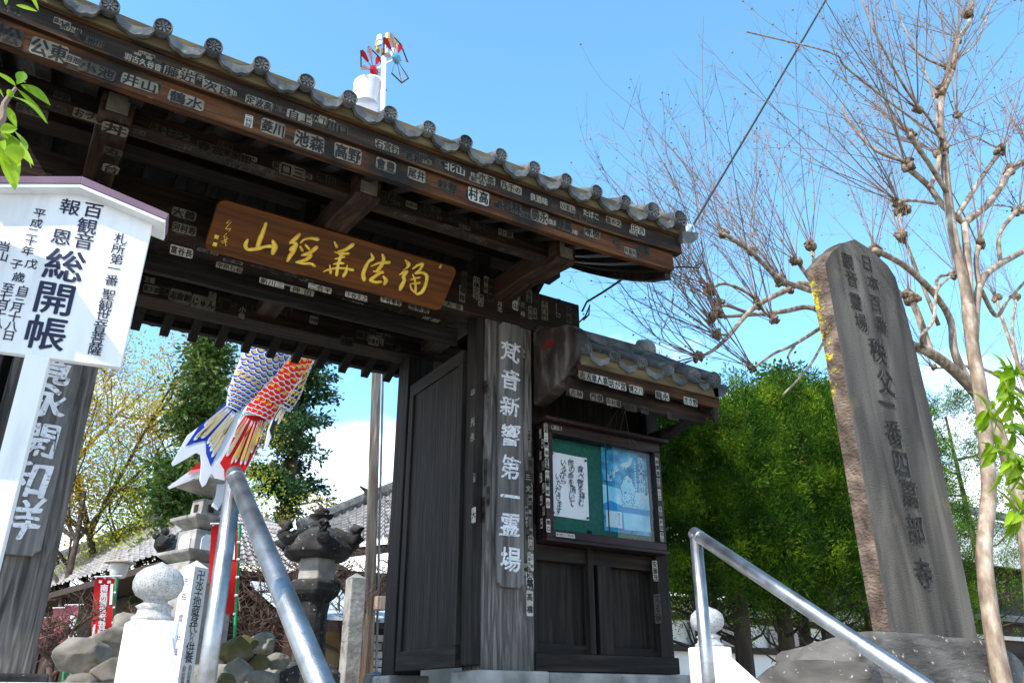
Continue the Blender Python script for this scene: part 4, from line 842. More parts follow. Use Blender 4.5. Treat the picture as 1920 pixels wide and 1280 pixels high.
for px, py, hm in ((701, 133, 'wred'), (743, 110, 'wblue')):
    h = onY(px, py, 11.15 if hm == 'wred' else 10.75); m = MB()
    e1 = np.cross(axd, (0, 0, 1)); e1 /= np.linalg.norm(e1); e2 = np.cross(e1, axd); R = 0.44
    m.mat(0); th = np.linspace(0, 2 * math.pi, 16, endpoint=False)
    m.grid([[h + axd * 0.07 * math.cos(b) + 0.11 * math.sin(b) * (math.cos(a) * e1 + math.sin(a) * e2) for a in list(th) + [0]] for b in np.linspace(0.01, math.pi - 0.01, 7)])
    wheel = m.build('pinwheel', [M[hm]], pole, smooth=True)
    k = 8
    for i in range(k):
        a = i * 2 * math.pi / k + 0.25; d = math.cos(a) * e1 + math.sin(a) * e2; s_ = -math.sin(a) * e1 + math.cos(a) * e2
        mv = MB(); pts = [(0.20, -.02), (0.36, -.05), (0.44, -.03), (0.44, .03), (0.36, .05), (0.20, .02)]
        mv.prism([h + d * u + (s_ * 0.75 + axd * 0.65) * v for u, v in pts], axd * 0.006); mv.build('vane', M['wpink'] if i % 2 else M['wred'], wheel)
    ms2 = MB()
    for i in range(k):
        a = i * 2 * math.pi / k + 0.25; a2 = a + 2 * math.pi / k; d = math.cos(a) * e1 + math.sin(a) * e2; d2 = math.cos(a2) * e1 + math.sin(a2) * e2
        ms2.tube([h, h + d * R], 0.006, 5)
        if i % 3: ms2.tube([h + d * R, h + d2 * R], 0.013, 5)
    ms2.build('spokes', M['black'], wheel)
    ma = MB(); ax0 = onY(720, 121, 11.0); ma.tube([ax0, h], 0.02, 6); ma.build('axle', M['white'], pole)
h = onY(724, 86, 11.0); ma = MB(); ma.tube([ptop, h + [0, 0, .15]], 0.012, 6); sp_ = ma.build('spindle', M['white'], pole)
for i in range(6):
    a = i * math.pi / 3 + .3; d = np.array([math.cos(a), math.sin(a), 0]); s_ = np.array([-math.sin(a), math.cos(a), 0]); mv = MB()
    for zc, rr in ((0.05, .16), (-0.05, .14)):
        mv.grid([[h + d * (rr + .05 * math.sin(u)) + s_ * .10 * math.cos(u) * .6 + np.array([0, 0, zc + w_ * .06]) for w_ in (-1, 1)] for u in np.linspace(0, math.pi, 6)])
    mv.build('spinner_cup', M['worange'] if i % 3 else M['white'], pole)
for i in range(4):
    mv = MB(); a = i * 1.57; mv.tube([h + [0, 0, .1], h + [.15 * math.cos(a), .15 * math.sin(a), -.1]], 0.008, 5); mv.build('spinner_arm', M['black'], pole)

# ---------------------------------------------------------------- carp streamers
M['cw'] = mk('streamer white cloth', [(0.78, 0.78, 0.82), (0.85, 0.85, 0.88)], ns=2, rough=0.8, transl=0.3)
M['cblue'] = mk('streamer blue', [(0.008, 0.035, 0.30), (0.015, 0.06, 0.42)], ns=3, rough=0.8, transl=0.15); M['cred'] = mk('streamer red', [(0.62, 0.006, 0.008), (0.72, 0.02, 0.015)], ns=3, rough=0.8, transl=0.2)
M['cblack'] = mk('streamer black', [(0.012, 0.012, 0.015)], rough=0.8); M['cgold'] = mk('streamer gold', [(0.36, 0.24, 0.06), (0.52, 0.36, 0.08)], ns=6, rough=0.6); M['cyel'] = mk('streamer yellow', [(0.70, 0.42, 0.03)], rough=0.6); M['cpink'] = mk('streamer pink', [(0.75, 0.25, 0.28)], rough=0.8)
M['cbeige'] = mk('streamer beige gold', [(0.42, 0.33, 0.17), (0.55, 0.45, 0.26)], ns=6, rough=0.7)
YV = np.array([0.0, -1.0, 0.0])
def carp(Y, lab, cl, hw, colmat, scalecol, inner, poly_white, poly_col, rays, mouth=None, backcol=None, n_across=5):
    t = thing('carp_streamer', tuple(onY(*cl[0], Y)), lab, 'carp streamer', None)
    cl = np.array(cl, float); s = np.r_[0, np.cumsum(np.linalg.norm(np.diff(cl, axis=0), axis=1))]; ns_ = 50
    ss = np.linspace(0, s[-1], ns_); cx = np.interp(ss, s, cl[:, 0]); cy = np.interp(ss, s, cl[:, 1]); w = np.interp(ss, s, hw)
    tx, ty = np.gradient(cx), np.gradient(cy); tl = np.hypot(tx, ty); nx, ny = -ty / tl, tx / tl
    if nx.mean() < 0: nx, ny = -nx, -ny
    Cn = np.array([onY(a, b, Y) for a, b in zip(cx, cy)]); Ed = np.array([onY(a + w_ * p, b + w_ * q, Y) for a, b, w_, p, q in zip(cx, cy, w, nx, ny)]) - Cn
    W = np.linalg.norm(Ed, axis=1); n = 18; th = np.linspace(0, 2 * math.pi, n + 1)
    surf = lambda i, a, e=0.0: Cn[i] + Ed[i] * math.cos(a) * (1 + 0.02 * math.sin(i * .9 + 3 * a)) + YV * ((0.34 * W[i] + 0.004) * math.sin(a) * (1 + .10 * math.sin(i * .55 + a * 2) + .07 * math.sin(i * .23 - a * 3)) + e * (1 if math.sin(a) >= 0 else -1))
    m = MB(); m.grid([[surf(i, a) for a in th] for i in range(ns_)]); body = m.build('body', M['cw'], t, smooth=True)
    ir, io = (0.62, 0.26) if scalecol == 'cblue' else (0.42, 0.42)
    Lw = np.linalg.norm(Cn[-1] - Cn[0]); pitch = 2 * W.mean() / n_across * 1.0; rows = int(Lw / (pitch * 0.62))
    m = MB(); cells = np.linspace(0, 2 * math.pi, 14, endpoint=False)
    for r_ in range(1, int(rows * (.78 if mouth else 1)) - 1):
        fi = r_ / (rows - 1) * (ns_ - 1); i0 = int(fi)
        for k in range(-n_across // 2 - 1, n_across // 2 + 1):
            tt = (k + (0.5 if r_ % 2 else 0.0)) * 2 / n_across + (0.5 / n_across)
            if abs(tt) > 0.93: continue
            if scalecol == 'mix' : pass
            fwd = Cn[min(i0 + 1, ns_ - 1)] - Cn[max(i0 - 1, 0)]; fwd = fwd / np.linalg.norm(fwd); side = Ed[i0] / W[i0]
            cpos = lambda u, v: None
            e = 0.006 + 0.0012 * r_ * 0.62
            hfun = lambda tq: (0.34 * W[i0] + 0.004) * math.sqrt(max(0.0, 1 - min(1, tq * tq)))
            base = Cn[i0] + (Cn[min(i0 + 1, ns_ - 1)] - Cn[i0]) * (fi - i0)
            rad = pitch * 0.56
            for q, (rr, ofs, mi) in enumerate(((1.0, 0.0, 0), (0.84, 0.06, 1), (ir, io, 2))):
                pts = []
                for a in cells:
                    u = tt * W[i0] + rad * rr * math.cos(a); v = rad * rr * math.sin(a) + rad * ofs
                    tq = u / W[i0]; 
                    if abs(tq) > 1: u = math.copysign(W[i0], tq); tq = 1
                    pts.append(base + side * u + fwd * v + YV * (hfun(tq) * 1.10 + e + 0.0006 * q))
                mi2 = mi
                m.mat(mi2).poly(pts)
    m.build('scales', [M['cw'], M[scalecol], M[inner]], body)
    if poly_white is not None:
        tail = MB(); P = [onY(a, b, Y) for a, b in poly_white]; tail.prism(P, (0, 0.03, 0)); tl_ = tail.build('tail', M['cw'], t)
        m = MB()
        for li, (pl, mi) in enumerate(poly_col): m.mat(mi).poly([onY(a, b, Y) + YV * (0.006 + 0.002 * li) for a, b in pl])
        for (x0, y0, x1, y1, wd, mi) in rays:
            d = np.array([x1 - x0, y1 - y0], float); ll = np.linalg.norm(d); d /= ll; nn = np.array([-d[1], d[0]])
            q = [np.array([x0, y0]) + d * ll * u + nn * wd * v for u, v in ((0, .25), (.5, .7), (.85, 1), (.96, .6), (1, 0), (.96, -.6), (.85, -1), (.5, -.7), (0, -.25))]
            m.mat(0).poly([onY(*a, Y) + YV * 0.014 for a in q]); 
            c_ = sum(q) / len(q); m.mat(mi).poly([onY(*(c_ + (a - c_) * np.array([.80, .80]) + d * 0), Y) + YV * 0.017 for a in q])
        m.build('tail_pattern', [M['cw'], M[colmat], M['cbeige'], M['cgold'], M['cpink'], M['cblack'], M['cyel']], tl_)
    if mouth:
        m = MB(); i = ns_ - 1; d = (Cn[-1] - Cn[-2]); d /= np.linalg.norm(d); u = Ed[-1] / W[-1]; v = np.cross(u, d); r = W[-1]
        g_ = [[Cn[-1] + d * a + (u * math.cos(b) + v * math.sin(b)) * rr for b in np.linspace(0, 2 * math.pi, 25)] for a, rr in ((-0.30, r * .90), (0.0, r * .96), (0.12, r * 1.0), (0.17, r * 1.07), (0.20, r * 1.07), (0.16, r * 1.0), (-0.25, r * .86))]
        m.grid(g_); m.build('mouth_hoop', M['cw'], t, smooth=True)
    return t
blueT = [(450, 755), (425, 752), (400, 778), (372, 800), (352, 815), (322, 868), (325, 873), (352, 858), (368, 848), (376, 852), (378, 868), (375, 900), (380, 912), (386, 908), (398, 880), (425, 840), (447, 787), (455, 772)]
blueC = [(447, 762), (425, 752), (400, 778), (372, 800), (362, 815), (347, 837), (365, 830), (385, 826), (386, 850), (395, 874), (404, 855), (420, 820), (438, 785)]
rb = [(430, 762, 362, 826, 4, 2), (434, 766, 377, 822, 4, 2), (437, 770, 387, 833, 4, 2), (440, 774, 393, 847, 4, 2), (442, 778, 396, 858, 4, 2), (432, 764, 370, 822, 3, 2), (439, 772, 391, 838, 3, 2), (428, 758, 382, 800, 4, 2), (443, 774, 415, 820, 4, 2)]
carp(10.3, 'blue and white carp streamer with gold scales and forked tail, hanging leftmost', [(437, 768), (450, 740), (478, 695), (503, 655), (560, 560), (640, 450), (703, 385)], [15, 24, 35, 43, 46, 42, 22], 'cblue', 'cblue', 'cgold', blueT, [(blueC, 1)], rb)
redT = [(457, 778), (440, 800), (425, 840), (400, 868), (375, 870), (345, 890), (315, 912), (318, 916), (352, 902), (378, 890), (398, 888), (408, 905), (405, 930), (397, 948), (408, 956), (418, 940), (424, 905), (460, 885), (482, 840), (497, 800), (505, 782)]
redC = [(460, 778), (445, 800), (428, 842), (412, 868), (420, 880), (421, 905), (424, 903), (458, 886), (480, 842), (495, 800), (500, 780)]
redC2 = [(372, 868), (358, 880), (362, 884), (378, 880), (390, 872), (396, 862)]
rr2 = [(466, 785, 424, 856, 4, 2), (472, 788, 440, 868, 3, 3), (478, 790, 450, 872, 3, 6), (484, 790, 458, 872, 3, 3), (488, 788, 470, 850, 3, 3), (492, 788, 478, 835, 2.5, 6), (462, 783, 438, 820, 3, 3), (474, 790, 432, 870, 2.5, 6), (496, 790, 486, 820, 2, 3)]
carp(10.7, 'red and gold carp streamer with striped tail between the blue and black ones', [(482, 782), (498, 745), (528, 697), (557, 660), (600, 560), (660, 400), (706, 290)], [27, 33, 38, 37, 44, 42, 22], 'cred', 'cred', 'cyel', redT, [(redC, 1), (redC2, 1), ([(356, 882), (352, 890), (376, 884), (378, 878)], 4)], rr2)
blkT = [(548, 730), (520, 765), (503, 805), (497, 836), (495, 842), (502, 838), (508, 820), (514, 800), (530, 770), (550, 742)]
carp(11.2, 'black carp streamer, mostly hidden, its white mouth hoop showing above the gate roof', [(530, 765), (545, 735), (562, 690), (574, 655), (610, 520), (655, 330), (688, 172)], [16, 20, 20, 22, 40, 40, 25], 'cblack', 'cblack', 'cyel', blkT, [([(520, 765), (505, 806), (508, 818), (516, 798), (530, 765)], 5)], [(544, 738, 515, 790, 3, 2), (549, 738, 520, 796, 2.5, 2), (540, 738, 510, 780, 2, 5)], mouth=True)

# power cable from the eave corner
cab = thing('power_cable', tuple(onY(1296, 432, 3.86)), 'black overhead cable running from the gate eave corner up past the bare tree', 'cable')
a = onY(1296, 428, 3.86); b_ = onY(1560, -30, 3.2); far = b_ + (b_ - a) * 1.5; far[2] -= 0.0
m = MB(); m.tube([a + (far - a) * t + np.array([0, 0, -0.9 * t * (1 - t) * 0.25]) for t in np.linspace(0, 1, 24)], 0.0085, 8); m.build('wire', M['black'], cab)
m = MB(); m.tube([onY(1280, 440, 3.86), onY(1294, 424, 3.86)], 0.02, 8); m.build('insulator', M['glassw'], cab)
m = MB(); m.tube([onY(x, y, 3.84) for x, y in ((1292, 432), (1287, 412), (1294, 408), (1302, 430), (1297, 452), (1290, 470))], 0.004, 5); m.build('tie_wire', mk('pale blue wire', [(0.30, 0.55, 0.70)]), cab)
cd = thing('signal_cord', tuple(onY(1160, 520, 4.4)), 'thin black cord looping from the end of the header beam to the barge board', 'cable')
m = MB(); m.tube([onY(1166, 524, 4.55), onY(1130, 548, 4.7), onY(1100, 566, 4.85), (3.82, 4.99, 4.64)], 0.009, 6); m.build('cord', M['black'], cd)
m = MB(); m.tube([onY(x, y, 5.0) for x, y in ((1086, 604), (1098, 592), (1106, 572), (1104, 590), (1094, 600))], 0.007, 6); m.build('cord_loop', M['black'], cd)
cd2 = MB(); cd2.tube([onY(x, y, 3.95) for x, y in ((1250, 503), (1280, 500), (1310, 502), (1318, 492), (1306, 498))], 0.006, 6); tag(cd2.build('signal_cord', M['black']), 'short black cord with knots sticking out from the barge board corner', 'cable')
# ================================================================ TEMPLE YARD BEHIND THE GATE
# stone lantern
Yl = 8.5; lc0 = onY(572, 1280, Yl); lx = float(lc0[0]) + .01; SC = 0.00545
zpx = lambda y: float(onY(572, y, Yl)[2])
lan = thing('stone_lantern', (lx, Yl, 1.6), 'dark mossy stone lantern with curled roof corners seen through the gateway', 'stone lantern')
def hexl(parts, name, rot=0.26, n=6, m_='darkstone', par=None, c=None, bevel=0.012):
    c = c or (lx, Yl, 0); m = MB(); m.lathe([(r, z) for r, z in parts], c, n, rot); return m.build(name, M[m_], par or lan, bevel=bevel)
hexl([(0.36, 1.58), (0.36, zpx(1262)), (0.30, zpx(1250)), (0.22, zpx(1244)), (0.20, zpx(1240))], 'base')
hexl([(0.17, zpx(1240)), (0.155, zpx(1190)), (0.15, zpx(1150)), (0.17, zpx(1128))], 'shaft', n=16)
hexl([(0.16, zpx(1130)), (0.26, zpx(1116)), (0.285, zpx(1108)), (0.285, zpx(1093)), (0.25, zpx(1088))], 'platform')
fb = hexl([(0.205, zpx(1088)), (0.20, zpx(1046))], 'fire_box', m_='stone')
m = MB(); m.lathe([(0.30, zpx(1048)), (0.39, zpx(1038)), (0.40, zpx(1028)), (0.33, zpx(1008)), (0.20, zpx(992)), (0.11, zpx(986))], (lx, Yl, 0), 6, 0.26); rfl = m.build('roof', M['darkstone'], lan, bevel=0.02)
for i in range(6):
    a = 0.26 + i * math.pi / 3; d = np.array([math.cos(a), math.sin(a), 0]); m = MB(); s_ = np.array([-d[1], d[0], 0])
    pth = [np.array([lx, Yl, 0]) + d * r + np.array([0, 0, z]) for r, z in ((0.16, zpx(994)), (0.30, zpx(1008)), (0.40, zpx(1016)), (0.45, zpx(1008)), (0.445, zpx(994)), (0.40, zpx(990)), (0.37, zpx(998)))]
    m.tube(pth, [0.05, 0.06, 0.065, 0.065, 0.06, 0.055, 0.045], 10); m.build('corner_scroll', M['darkstone'], rfl, smooth=True)
m = MB(); m.lathe([(0.10, zpx(988)), (0.11, zpx(982)), (0.08, zpx(976)), (0.075, zpx(972)), (0.12, zpx(966)), (0.135, zpx(962)), (0.06, zpx(960)), (0.085, zpx(956)), (0.075, zpx(952)), (0.03, zpx(948)), (0.002, zpx(945))], (lx, Yl, 0), 14); m.build('finial', M['darkstone'], lan, smooth=True)
# tiered stone tower
Yp = 11.0; pc = onY(378, 1000, Yp); px_ = float(pc[0]); zp = lambda y: float(onY(378, y, Yp)[2]); K = 0.0066
pag = thing('stone_tower', (px_, Yp, 1.6), 'pale tiered stone tower with carved niche panels behind the granite post', 'stone tower')
def tier(hw, y0, y1, name, hw2=None, rot=math.pi / 4 + 0.35, n=4, mat='stone', bev=0.01):
    m = MB(); r2 = (hw2 if hw2 is not None else hw); m.lathe([(hw * 1.414 * K, zp(y0)), (r2 * 1.414 * K, zp(y1))], (px_, Yp, 0), n, rot); return m.build(name, M[mat], pag, bevel=bev)
tier(52, 1300, 1100, 'base'); tier(58, 1100, 1078, 'base'); tier(42, 1078, 1060, 'base')
def troof(hw, y0, y1, hw2, name='roof'):
    m = MB(); m.lathe([(hw2 * 1.3 * K, zp(y0 + 6)), (hw * 1.414 * K, zp(y0)), (hw * 1.45 * K, zp(y0 - 5)), (hw * 1.1 * K, zp(y0 - 9)), (hw2 * 1.414 * K, zp(y1))], (px_, Yp, 0), 4, math.pi / 4 + .35)
    V = np.vstack(m.v); r = np.hypot(V[:, 0] - px_, V[:, 1] - Yp); V[:, 2] += 0.10 * np.clip((r - hw * 1.2 * K) / (hw * .3 * K), 0, 1); m.v = [V]; return m.build(name, M['stone'], pag, bevel=0.012)
troof(54, 1056, 1046, 34); bd = tier(32, 1046, 998, 'body', 30)
th4 = math.pi / 4 + .35
for k in range(4):
    a = th4 + math.pi / 4 + k * math.pi / 2; d = np.array([math.cos(a), math.sin(a), 0]); s_ = np.array([-d[1], d[0], 0]); c_ = np.array([px_, Yp, 0]) + d * 31.3 * K
    arch = [(-.6, 1042), (.6, 1042), (.6, 1015), (.35, 1006), (-.35, 1006), (-.6, 1015)]
    m = MB(); m.prism([c_ + s_ * u * 30 * K + np.array([0, 0, zp(y)]) for u, y in arch], d * 0.014); m.build('niche_panel', M['granite'], bd)
troof(44, 990, 972, 24); tier(20, 972, 938, 'body', 18); troof(50, 922, 900, 10)
for k in range(4):
    a = th4 + math.pi / 4 + k * math.pi / 2; d = np.array([math.cos(a), math.sin(a), 0]); s_ = np.array([-d[1], d[0], 0]); c_ = np.array([px_, Yp, 0]) + d * 19.4 * K
    m = MB(); m.prism([c_ + s_ * u * K + np.array([0, 0, zp(y)]) for u, y in ((-6, 962), (6, 962), (6, 948), (-6, 948))], d * 0.01); m.build('niche_panel', M['darkstone'], pag)
tier(9, 902, 880, 'finial', 4, n=10); tier(10, 880, 840, 'finial', 1, n=10)
# banners
M['banred'] = mk('banner red', [(0.52, 0.012, 0.012), (0.66, 0.02, 0.02)], ns=3, rough=0.8, transl=0.25); M['banfade'] = mk('faded banner', [(0.42, 0.06, 0.07), (0.60, 0.22, 0.24)], ns=5, rough=0.85, transl=0.3)
M['green'] = mk('green pole', [(0.0, 0.30, 0.10)], rough=0.35)
def banner(Y, xl_, xr_, yt, yb, lab, mat, text, pole_side=1, lean=-8, bars=()):
    a, b = onY(xl_, yt, Y), onY(xr_, yt, Y); c_, d_ = onY(xl_ + lean, yb, Y), onY(xr_ + lean, yb, Y)
    t = thing('prayer_banner', (float(d_[0]), Y, 1.6), lab, 'banner')
    P = lambda u, v, e=0.0: (a * (1 - u) + b * u) * (1 - v) + (c_ * (1 - u) + d_ * u) * v + np.array([0, -e + 0.02 * math.sin(5 * v + 2 * u), 0])
    m = MB(); m.grid([[P(u, v) for v in np.linspace(0, 1, 12)] for u in np.linspace(0, 1, 6)]); m.build('cloth', mat, t, smooth=True)
    R = (b - a) / np.linalg.norm(b - a); U = (a - c_) / np.linalg.norm(a - c_); w = np.linalg.norm(b - a)
    m = MB()
    for (u0, u1, v0, v1) in bars: m.poly([P(u0, v1, .008), P(u1, v1, .008), P(u1, v0, .008), P(u0, v0, .008)])
    for ch, u, v, sz in text: put(m, ch, P(u, v, .012), R, U, w * sz, .035, 2, 1.0)
    if m.n: m.build('lettering', M['white'], t)
    pu = 1.08 if pole_side > 0 else -0.08
    pt_, pbm = P(pu, -.04), P(pu, 1.0); dr = (pbm - pt_); bot = pt_ + dr * ((pt_[2] - 1.55) / -dr[2])
    m = MB(); m.tube([pt_, bot], 0.014, 8); m.build('pole', M['green'], t)
    m = MB(); m.tube([P(-.05, -.015), P(1.35, -.03)], 0.008, 6)
    for v in np.linspace(.0, 1, 6): m.tube([P(.98, v), P(pu, v)], 0.012, 5)
    for u in (.05, .5, .95): m.tube([P(u, .01), P(u, -.03)], 0.010, 5)
    m.build('loops', M['white'], t); return t
bt = [('奉', .28, .05, .19), ('納', .72, .05, .19)] + [(ch, .50, .135 + i * .098, .40) for i, ch in enumerate('南無観世音菩薩')]
banner(10.0, 178, 216, 1083, 1225, 'bright red banner with white lettering left of the granite post', M['banred'], bt, 1, -11, [(.80, .93, .08, .36), (.08, .20, .62, .95)])
banner(8.0, 397, 447, 984, 1150, 'long red banner with white lettering partly hidden behind the left handrail', M['banred'], [(ch, .47, .10 + i * .11, .42) for i, ch in enumerate('南無観世音菩薩')], 1, -8, [(.78, .90, .10, .40)])
banner(12.5, 78, 106, 1158, 1215, 'faded pink banner nearest to the left pillar in the yard', M['banfade'], [], 1, -6)
banner(12.2, 100, 128, 1140, 1210, 'faded red banner in the middle of the group of three behind twigs', M['banfade'], [], 1, -6)
banner(12.0, 122, 148, 1135, 1228, 'faded pink and white banner right of its two fellows, behind twigs', M['banfade'], [], 1, -12, [(.5, .9, .2, .7)])
# memorial post
Ym = 7.8; mt = onY(378, 1066, Ym); hx = 0.078
mp_ = thing('memorial_post', (float(mt[0]), Ym, 1.6), 'white square memorial post with black vertical writing behind the left handrail', 'memorial post')
ma_ = -0.50; R1 = np.array([math.cos(ma_), -math.sin(ma_), 0]); R2 = np.array([math.sin(ma_), math.cos(ma_), 0]); cc = np.array([mt[0] - .05, Ym, 0]); 
m = MB(); zt = float(mt[2]); m.obox(cc + np.array([0, 0, (zt + 1.5) / 2]), R1 * hx, R2 * hx, np.array([0, 0, (zt - 1.5) / 2])); mbody = m.build('post_body', M['white'], mp_, bevel=0.004)
m = MB(); m.add([cc + R1 * a * hx + R2 * b * hx + np.array([0, 0, zt + .001]) for a in (-1, 1) for b in (-1, 1)] + [cc + np.array([0, 0, zt + .07])], [(0, 1, 4), (1, 3, 4), (3, 2, 4), (2, 0, 4)]); m.build('post_top', M['white'], mp_)
m = MB(); ff = cc - R2 * (hx + .002); gg = cc - R1 * (hx + .002)
zq = lambda y: float(onY(380, y, Ym - .07)[2])
for ch, y, s_ in zip('卍水子地蔵身代わり供養', (1078, 1096, 1112, 1128, 1145, 1160, 1176, 1190, 1200, 1214, 1232), (.10, .10, .10, .10, .10, .10, .10, .06, .06, .10, .10)):
    put(m, ch, ff + np.array([0, 0, zq(y)]), R1, (0, 0, 1), s_ * .95, .008, 2)
for i, ch in enumerate('為先祖供養'): put(m, ch, ff + R1 * -.03 + np.array([0, 0, zq(1252 + i * 7)]), R1, (0, 0, 1), .04, .0, 1); put(m, ch, ff + R1 * .03 + np.array([0, 0, zq(1250 + i * 7)]), R1, (0, 0, 1), .04, .0, 1)
for ch, y in zip('先祖霊供養', (1090, 1118, 1160, 1198, 1222)): put(m, ch, gg + np.array([0, 0, zq(y)]), -R2, (0, 0, 1), .07, .0, 2)
m.build('lettering', M['navy'], mp_)
# stone markers
a = onY(668, 1085, 9.6); t = thing('stone_marker', (float(a[0]), 9.6, 1.6), 'tall plain square stone pillar left of the wooden streamer pole', 'stone post')
m = MB(); w_ = .095; m.box(a[0] - w_, a[0] + w_, 9.5, 9.7, 1.5, a[2]); m.build('shaft', M['stone'], t, bevel=0.012)
m = MB(); m.add([(a[0] - w_, 9.5, a[2] + .001), (a[0] + w_, 9.5, a[2] + .001), (a[0] + w_, 9.7, a[2] + .001), (a[0] - w_, 9.7, a[2] + .001), (a[0], 9.6, a[2] + .07)], [(0, 1, 4), (1, 2, 4), (2, 3, 4), (3, 0, 4)]); m.build('pointed_top', M['stone'], t)
a = onY(705, 1266, 8.6); t = thing('stone_marker', (float(a[0]), 8.6, 1.6), 'short square stone post with pointed top at the foot of the streamer pole', 'stone post')
w_ = .10; m = MB(); m.box(a[0] - w_, a[0] + w_, 8.5, 8.7, 1.5, a[2]); m.build('shaft', M['stone'], t, bevel=0.01)
m = MB(); m.add([(a[0] - w_, 8.5, a[2] + .001), (a[0] + w_, 8.5, a[2] + .001), (a[0] + w_, 8.7, a[2] + .001), (a[0] - w_, 8.7, a[2] + .001), (a[0], 8.6, a[2] + .05)], [(0, 1, 4), (1, 2, 4), (2, 3, 4), (3, 0, 4)]); m.build('pointed_top', M['stone'], t)
# garden lamp
a = onY(220, 1083, 10.6); t = thing('garden_lamp', (float(a[0]), 10.6, 1.6), 'white bell shaped lamp with flat cap on a thin post beside the red banner', 'lamp')
m = MB(); m.lathe([(0.07, 0.0), (0.085, 0.02), (0.105, 0.13), (0.11, 0.16)], a, 18); m.build('shade', M['glassw'], t, smooth=True)
m = MB(); m.lathe([(0.17, 0.162), (0.17, 0.175), (0.02, 0.20)], a, 18); m.build('cap', mk('lamp cap', [(0.42, 0.36, 0.30)]), t)
m = MB(); m.tube([a + [0, 0, -.001], (a[0], a[1], 1.5)], 0.02, 8); m.build('post', M['stone'], t)
# boulders
bl_ = [(165, 1225, 7.2, 0.20, 0.16, 'pale'), (205, 1200, 7.6, 0.16, 0.15, 'pale'), (158, 1275, 6.9, 0.12, 0.09, 'pale'), (205, 1262, 6.9, 0.15, 0.11, 'green grey'), (240, 1180, 8.2, 0.16, 0.15, 'pale'), (436, 1215, 7.6, 0.15, 0.12, 'mossy'), (462, 1202, 7.9, 0.11, 0.09, 'mossy'), (495, 1200, 8.2, 0.13, 0.11, 'pale'), (450, 1255, 7.3, 0.13, 0.10, 'grey'), (487, 1238, 7.6, 0.09, 0.08, 'mossy'), (520, 1232, 7.9, 0.10, 0.08, 'pale'), (492, 1268, 7.2, 0.11, 0.08, 'grey'), (425, 1275, 7.0, 0.10, 0.07, 'mossy'), (325, 1185, 9.0, 0.16, 0.13, 'pale')]
pos_ = ['widest of the left pile, below the red banner', 'behind the widest one of the left pile', 'lowest at the left edge of the pile', 'low rock touching the granite post', 'highest, half behind the granite post', 'large, right of the green banner pole', 'upper middle of the right pile', 'topmost beside the lantern shaft', 'at the bottom right of the green pole', 'small, in the middle of the right pile', 'small, next to the lantern shaft', 'bottom of the pile left of the lantern base', 'between banner pole and memorial post at the bottom', 'behind the granite post and memorial post']
for i, ((x, y, Y, r, h, kd), ps) in enumerate(zip(bl_, pos_)):
    c_ = onY(x, y, Y); m = MB(); m.add(*rock_mesh((c_[0], Y, c_[2] - .02), (r, r * .8, h), 20 + i, 4, .20, 1.5))
    tag(m.build('boulder', M['mossrock'] if kd == 'mossy' else M['rock'], smooth=True), kd + ' boulder ' + ps, 'boulder', 'boulders piled in the temple yard')
mbk = MB(); mbk.add(*rock_mesh((1.9, 9.2, 1.5), (1.7, 1.0, 0.42), 77, 4, .25, 1.6)); struct(mbk.build('rockery_mound', M['ground'], smooth=True))

# ---------------------------------------------------------------- buildings
def proj_tile(mb, p00, p10, p01, p11, nu, nv, amp=0.035, step=0.03):
    """tiled slope: p00-p10 eave, p01-p11 ridge; nu tile rows across, nv courses"""
    p00, p10, p01, p11 = [np.array(q, float) for q in (p00, p10, p01, p11)]
    n = np.cross(p10 - p00, p01 - p00); n /= np.linalg.norm(n)
    if n[2] < 0: n = -n
    U = []
    for i in range(nu * 6 + 1):
        u = i / (nu * 6); row = []
        ph = (i % 6) / 6.0; prof = max(0, math.sin(ph * 2 * math.pi)) * 1.0 - 0.25
        for j in range(nv):
            for e in (0.0, 0.999):
                v = (j + e) / nv; p = (p00 * (1 - u) + p10 * u) * (1 - v) + (p01 * (1 - u) + p11 * u) * v
                row.append(p + n * (amp * prof + step * (1 - e)))
        U.append(row)
    mb.grid(U)
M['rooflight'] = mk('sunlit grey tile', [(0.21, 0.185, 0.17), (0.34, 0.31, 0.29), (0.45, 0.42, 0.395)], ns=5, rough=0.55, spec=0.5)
M['hallwood'] = wood('hall wood', [(0.02, 0.012, 0.01), (0.05, 0.03, 0.02)], 'Z')
A = onY(302, 1040, 15.0); al = math.radians(11.5); u_ = np.array([-math.sin(al), math.cos(al), 0]); v_ = np.array([math.cos(al), math.sin(al), 0])
d = ray(352, 962); Mx = np.array([[d[0], -(u_ + v_)[0]], [d[1], -(u_ + v_)[1]]]); tA_, aa = np.linalg.solve(Mx, (A - CAM)[:2]); hA = (CAM + d * tA_)[2] - A[2]
aa = 2.0; ap = A + (u_ + v_) * aa + np.array([0, 0, 1.62])
hall = thing('temple_hall', (float(ap[0]), float(ap[1]), 1.6), 'temple hall with broad pale grey tiled hip roof in the yard behind the left pillar', 'temple hall')
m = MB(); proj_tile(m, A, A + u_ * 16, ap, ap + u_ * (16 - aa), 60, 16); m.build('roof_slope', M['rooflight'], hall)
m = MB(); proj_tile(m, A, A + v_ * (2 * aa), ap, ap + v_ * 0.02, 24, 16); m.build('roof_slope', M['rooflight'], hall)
m = MB(); m.tube([ap + [0, 0, .10], ap + u_ * (16 - aa) + np.array([0, 0, .10])], 0.16, 8); m.box(0, 0, 0, 0, 0, 0); m.build('roof_ridge', M['tile'], hall)
m = MB(); m.tube([A + [0, 0, .08], A * .66 + ap * .34 + [0, 0, .02], A * .33 + ap * .67 + [0, 0, .04], ap + [0, 0, .1]], 0.10, 8); m.build('hip_ridge', M['tile'], hall)
m = MB()
